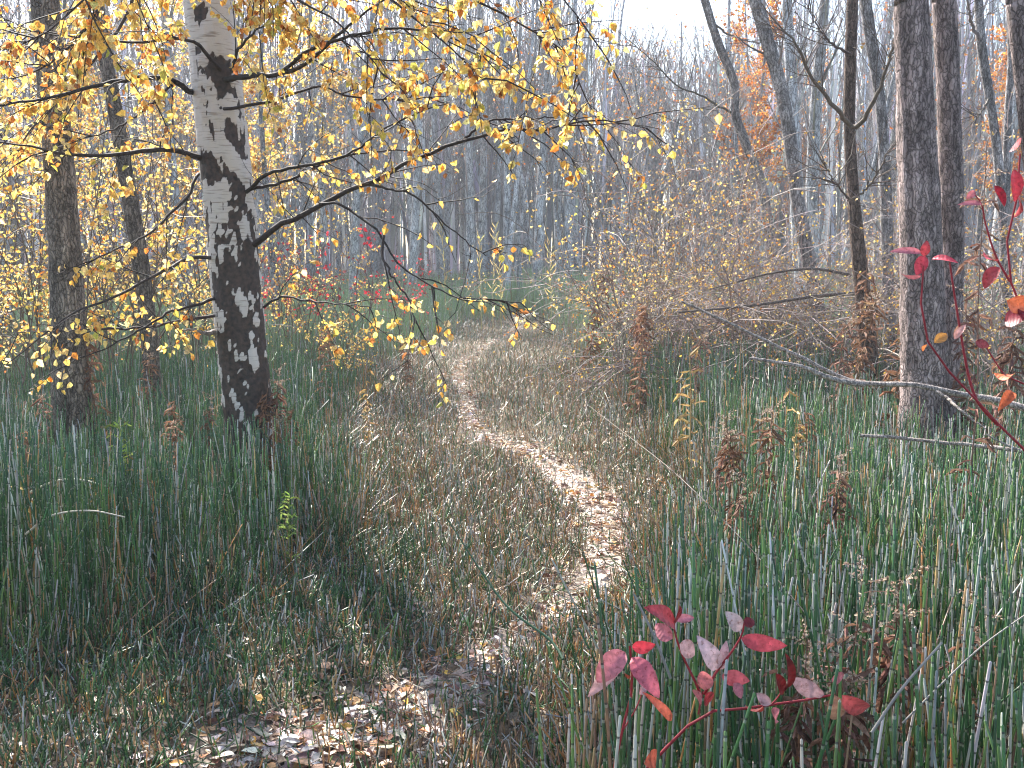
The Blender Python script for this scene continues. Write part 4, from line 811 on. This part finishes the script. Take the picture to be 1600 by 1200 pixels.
# ------------------------------------------------------------------ dried weeds and small plants
def weed_variant(seed, col, head, nleaf=64, H=1.05, droop=.9):
    r = np.random.RandomState(seed); P = grow(np.array([[0, 0, -.02]]), np.array([[r.normal(0, .06), r.normal(0, .06), 1]]), np.array([H]), 10, 0, .03, r)
    s = Mesh(); s.tubes(P, np.linspace(.0042, .0018, 10)[None], 5, np.asarray(col) * .8); f = Mesh()
    p, d, i, t = shoots(P, nleaf, .12, .9, (50, 95), r); d = nrm(d + np.array([0, 0, -droop]) * r.uniform(.2, 1.2, (nleaf, 1)))
    L = r.uniform(.045, .10, nleaf); f.leaves(p, d, r.normal(0, 1, (nleaf, 3)), L, L * .22, vary(col, nleaf, r, .3), r.uniform(0, .6, nleaf)); f.leaves(p + d * L[:, None] * .7, nrm(d + np.array([0, 0, -.9]) + r.normal(0, .4, (nleaf, 3))), r.normal(0, 1, (nleaf, 3)), L * .7, L * .2, vary(col, nleaf, r, .3), .4)
    h = None
    if head is not None:
        h = Mesh(); n = 11; p, d, i, t = shoots(P, n, .82, 1, (35, 75), r); b = grow(p, d, r.uniform(.05, .12, n), 5, -.12, .1, r); h.tubes(b, ring(.0014, .0008, n, 5), 3, np.asarray(col))
        hang_leaves(h, b, 170, .011, [head, np.asarray(head) * .75], [1, 1], r, .1, .0); h = h.data("seed_head", M_DRY, False)
    return s.data("stem", M_CANE), f.data("foliage", M_DRY, False), h
RUSTY, UMBER, STRAW, FLUFF = lin(138, 104, 82), lin(128, 96, 82), lin(172, 144, 96), lin(188, 166, 146)
WV = {"rusty": [weed_variant(300, RUSTY, None), weed_variant(301, RUSTY * .85, FLUFF, 84)], "umber": [weed_variant(302, UMBER, FLUFF), weed_variant(303, UMBER * .9, FLUFF, 84)],
      "straw": [weed_variant(304, STRAW, None, 30, .9, .3)], "tall": [weed_variant(306, UMBER, FLUFF, 40, 2.0)], "green": [weed_variant(305, lin(150, 170, 90), None, 34, .8, -.3)]}
def weed(kind, v, px, py, Y, label, name="dried_goldenrod", rz=0.0):
    """py: pixel row of the plant's top"""
    top = at(px, py, Y); H = max(.35, top[2]); var = WV[kind][v]; full = 1.05 if kind in ("rusty", "umber") else {"straw": .9, "tall": 2.0, "green": .8}[kind]
    o = thing(name, label, "weed", (top[0], Y, gz(top[0], Y)), rz, f"{kind} weeds", H / full)
    link("stem", var[0], o); tag(link("foliage", var[1], o), kind="stuff")
    if var[2]: tag(link("seed_head", var[2], o), kind="stuff")
WEEDS = [("rusty", 0, 157, 480, 7.0, "tall rusty dried weed just right of the straight brown trunk"), ("rusty", 1, 222, 540, 8.2, "rusty dried weed against the thin leaning trunk"), ("rusty", 0, 255, 600, 6.2, "broad rusty dried weed between thin trunk and birch"),
    ("rusty", 1, 268, 640, 5.9, "rusty dried weed rising in the dark horsetails left of the birch"), ("umber", 0, 315, 610, 6.3, "brown dried weed just left of the birch base"), ("rusty", 0, 395, 585, 6.2, "rusty dried weed in front of the birch base"), ("umber", 1, 425, 570, 6.3, "brown dried weed touching the right side of the birch base"),
    ("rusty", 1, 410, 640, 5.8, "low rusty dried weed before the birch base"), ("rusty", 0, 440, 610, 6.0, "rusty dried weed right of the birch base"), ("rusty", 0, 505, 490, 9.5, "rusty dried weed far right of the birch"), ("umber", 0, 60, 590, 6.5, "brown dried weed left of the straight trunk"), ("rusty", 0, 30, 640, 5.5, "rusty dried weed at the left edge of the frame"),
    ("rusty", 0, 1350, 385, 9.0, "tall rusty dried weed hugging the slim rusty trunk"), ("rusty", 1, 1335, 440, 8.4, "rusty dried weed left of the slim rusty trunk"), ("umber", 0, 1315, 470, 8.0, "brown dried weed at the edge of the thicket"), ("umber", 1, 1145, 625, 4.6, "brown dried weed with a flat head below the thicket"), ("rusty", 1, 1190, 600, 4.8, "rusty dried weed under the forked branch tip"),
    ("umber", 0, 1140, 720, 4.0, "dark brown dried weed standing alone in the horsetails"), ("rusty", 1, 1180, 640, 4.4, "rusty dried weed beside the dark brown one"), ("umber", 1, 1300, 690, 4.0, "brown dried weed below the long fallen branch"), ("rusty", 0, 1330, 690, 4.4, "rusty dried weed left of the lower fallen branch"),
    ("umber", 0, 1345, 850, 2.2, "pale-headed dried goldenrod above the dogwood leaves"), ("umber", 1, 1395, 855, 2.3, "dried goldenrod with a flat tan head right of the pale-headed one"), ("umber", 1, 1235, 960, 2.1, "shrivelled brown weed behind the dogwood leaves"), ("umber", 0, 1510, 900, 2.5, "dark dried weed in the horsetails at the lower right"), ("umber", 1, 1330, 940, 2.0, "shrivelled brown weed right of the dogwood leaves"),
    ("rusty", 0, 1280, 620, 5.5, "rusty dried weed beyond the long fallen branch"), ("rusty", 1, 1395, 470, 7.0, "rusty dried weed left of the shaggy double trunk"), ("umber", 0, 1530, 440, 6.5, "brown dried weed right of the shaggy double trunk"), ("umber", 1, 1570, 470, 6.0, "brown dried weed at the right edge by the dogwood"), ("tall", 0, 1520, 200, 4.2, "tall goldenrod with a pale fluffy head beside the double trunk"),
    ("rusty", 0, 990, 440, 9.0, "rusty dried weed at the path side of the thicket"), ("umber", 1, 1000, 450, 9.5, "brown dried weed before the thicket"), ("rusty", 1, 920, 400, 12.0, "reddish dried weed at the path edge"), ("umber", 0, 1090, 500, 8.5, "brown dried weed at the foot of the thicket"), ("straw", 0, 1085, 520, 6.5, "yellowed fern-like weed below the leaning branch tip"),
    ("straw", 0, 1240, 590, 5.6, "yellowed weed under the forked branch"), ("straw", 0, 130, 700, 5.0, "straw-coloured weed in front of the straight trunk"), ("green", 0, 180, 625, 5.6, "pale green leafy weed between the two brown trunks"), ("green", 0, 448, 735, 4.8, "small fresh green weed right of the birch base"), ("straw", 0, 205, 690, 5.2, "straw-coloured weed with curling leaves before the thin trunk"),
    ("straw", 0, 575, 560, 8.0, "straw-coloured weed at the left edge of the corridor"), ("rusty", 1, 640, 520, 11.0, "rusty weed at the left edge of the corridor"), ("straw", 0, 20, 690, 4.6, "straw-coloured weed at the left edge")]
for k, (kind, v, px, py, Y, lab) in enumerate(WEEDS): weed(kind, v, px, py, Y, lab, "dried_goldenrod" if kind in ("rusty", "umber", "tall") else "leafy_weed", k * 1.9)
def reed(px, py, Y, label, seed):
    r = np.random.RandomState(seed); top = at(px, py, Y); H = top[2]; o = thing("reed_grass", label, "reed", (top[0], Y, gz(top[0], Y)), r.uniform(0, 6), "pale reeds at the path end")
    P = grow(np.array([[0, 0, -.02]]), np.array([[0, 0, 1.0]]), np.array([H]), 9, 0, .02, r); s = Mesh(); s.tubes(P, np.linspace(.008, .004, 9)[None], 5, lin(190, 176, 120)); s.build("stem", M_CANE, o)
    n = 22; t = np.linspace(.35, .98, n); p = np.stack([np.interp(t, np.linspace(0, 1, 9), P[0, :, k]) for k in range(3)], 1); sg = np.where(np.arange(n) % 2, 1, -1)
    d = np.stack([sg * r.uniform(.25, .75, n), r.normal(0, .35, n), np.ones(n) * .8 + r.normal(0, .25, n)], 1); p = p + r.normal(0, .012, (n, 3))
    for k in range(n):
        b = Mesh(); b.leaves(p[k:k + 1], d[k:k + 1], np.array([[0, -1, .3]]), np.array([r.uniform(.12, .30)]), np.array([.02]), vary(lin(190, 172, 120), 1, r), .2); b.build("blade", M_LEAF, o, False)
for k, (px, py, Y, lab) in enumerate([(770, 350, 22, "tallest pale feathery reed at the end of the path"), (752, 370, 21, "shorter pale feathery reed left of the tallest one"), (783, 375, 20.5, "short pale reed right of the tallest one"), (695, 345, 23, "pale feathery reed left of the pole-like trunks"), (862, 372, 21, "pale reed close to the thicket")]):
    reed(px, py, Y, lab, 400 + k)

# ------------------------------------------------------------------ the air
def build_haze():
    m = Mesh(); x, y0, y1, z0, z1 = 156, -156, 156, -1.4, 17.5
    v = [(-x, y0, z0), (x, y0, z0), (x, y1, z0), (-x, y1, z0), (-x, y0, z1), (x, y0, z1), (x, y1, z1), (-x, y1, z1)]
    m.add(np.array(v, float), [[0, 3, 2, 1], [4, 5, 6, 7], [0, 1, 5, 4], [1, 2, 6, 5], [2, 3, 7, 6], [3, 0, 4, 7]])
    mat = bpy.data.materials.new("haze"); mat.use_nodes = True; n, l = mat.node_tree.nodes, mat.node_tree.links
    n.remove(n["Principled BSDF"]); pv = n.new("ShaderNodeVolumePrincipled"); pv.inputs["Color"].default_value = (0.84, 0.92, 1.0, 1)
    pv.inputs["Density"].default_value = 0.0015; pv.inputs["Anisotropy"].default_value = 0.2
    l.new(pv.outputs[0], n["Material Output"].inputs["Volume"])
    tag(m.build("haze", mat, None, False), "thin pale blue haze between the trees", "haze", kind="stuff")
build_haze()
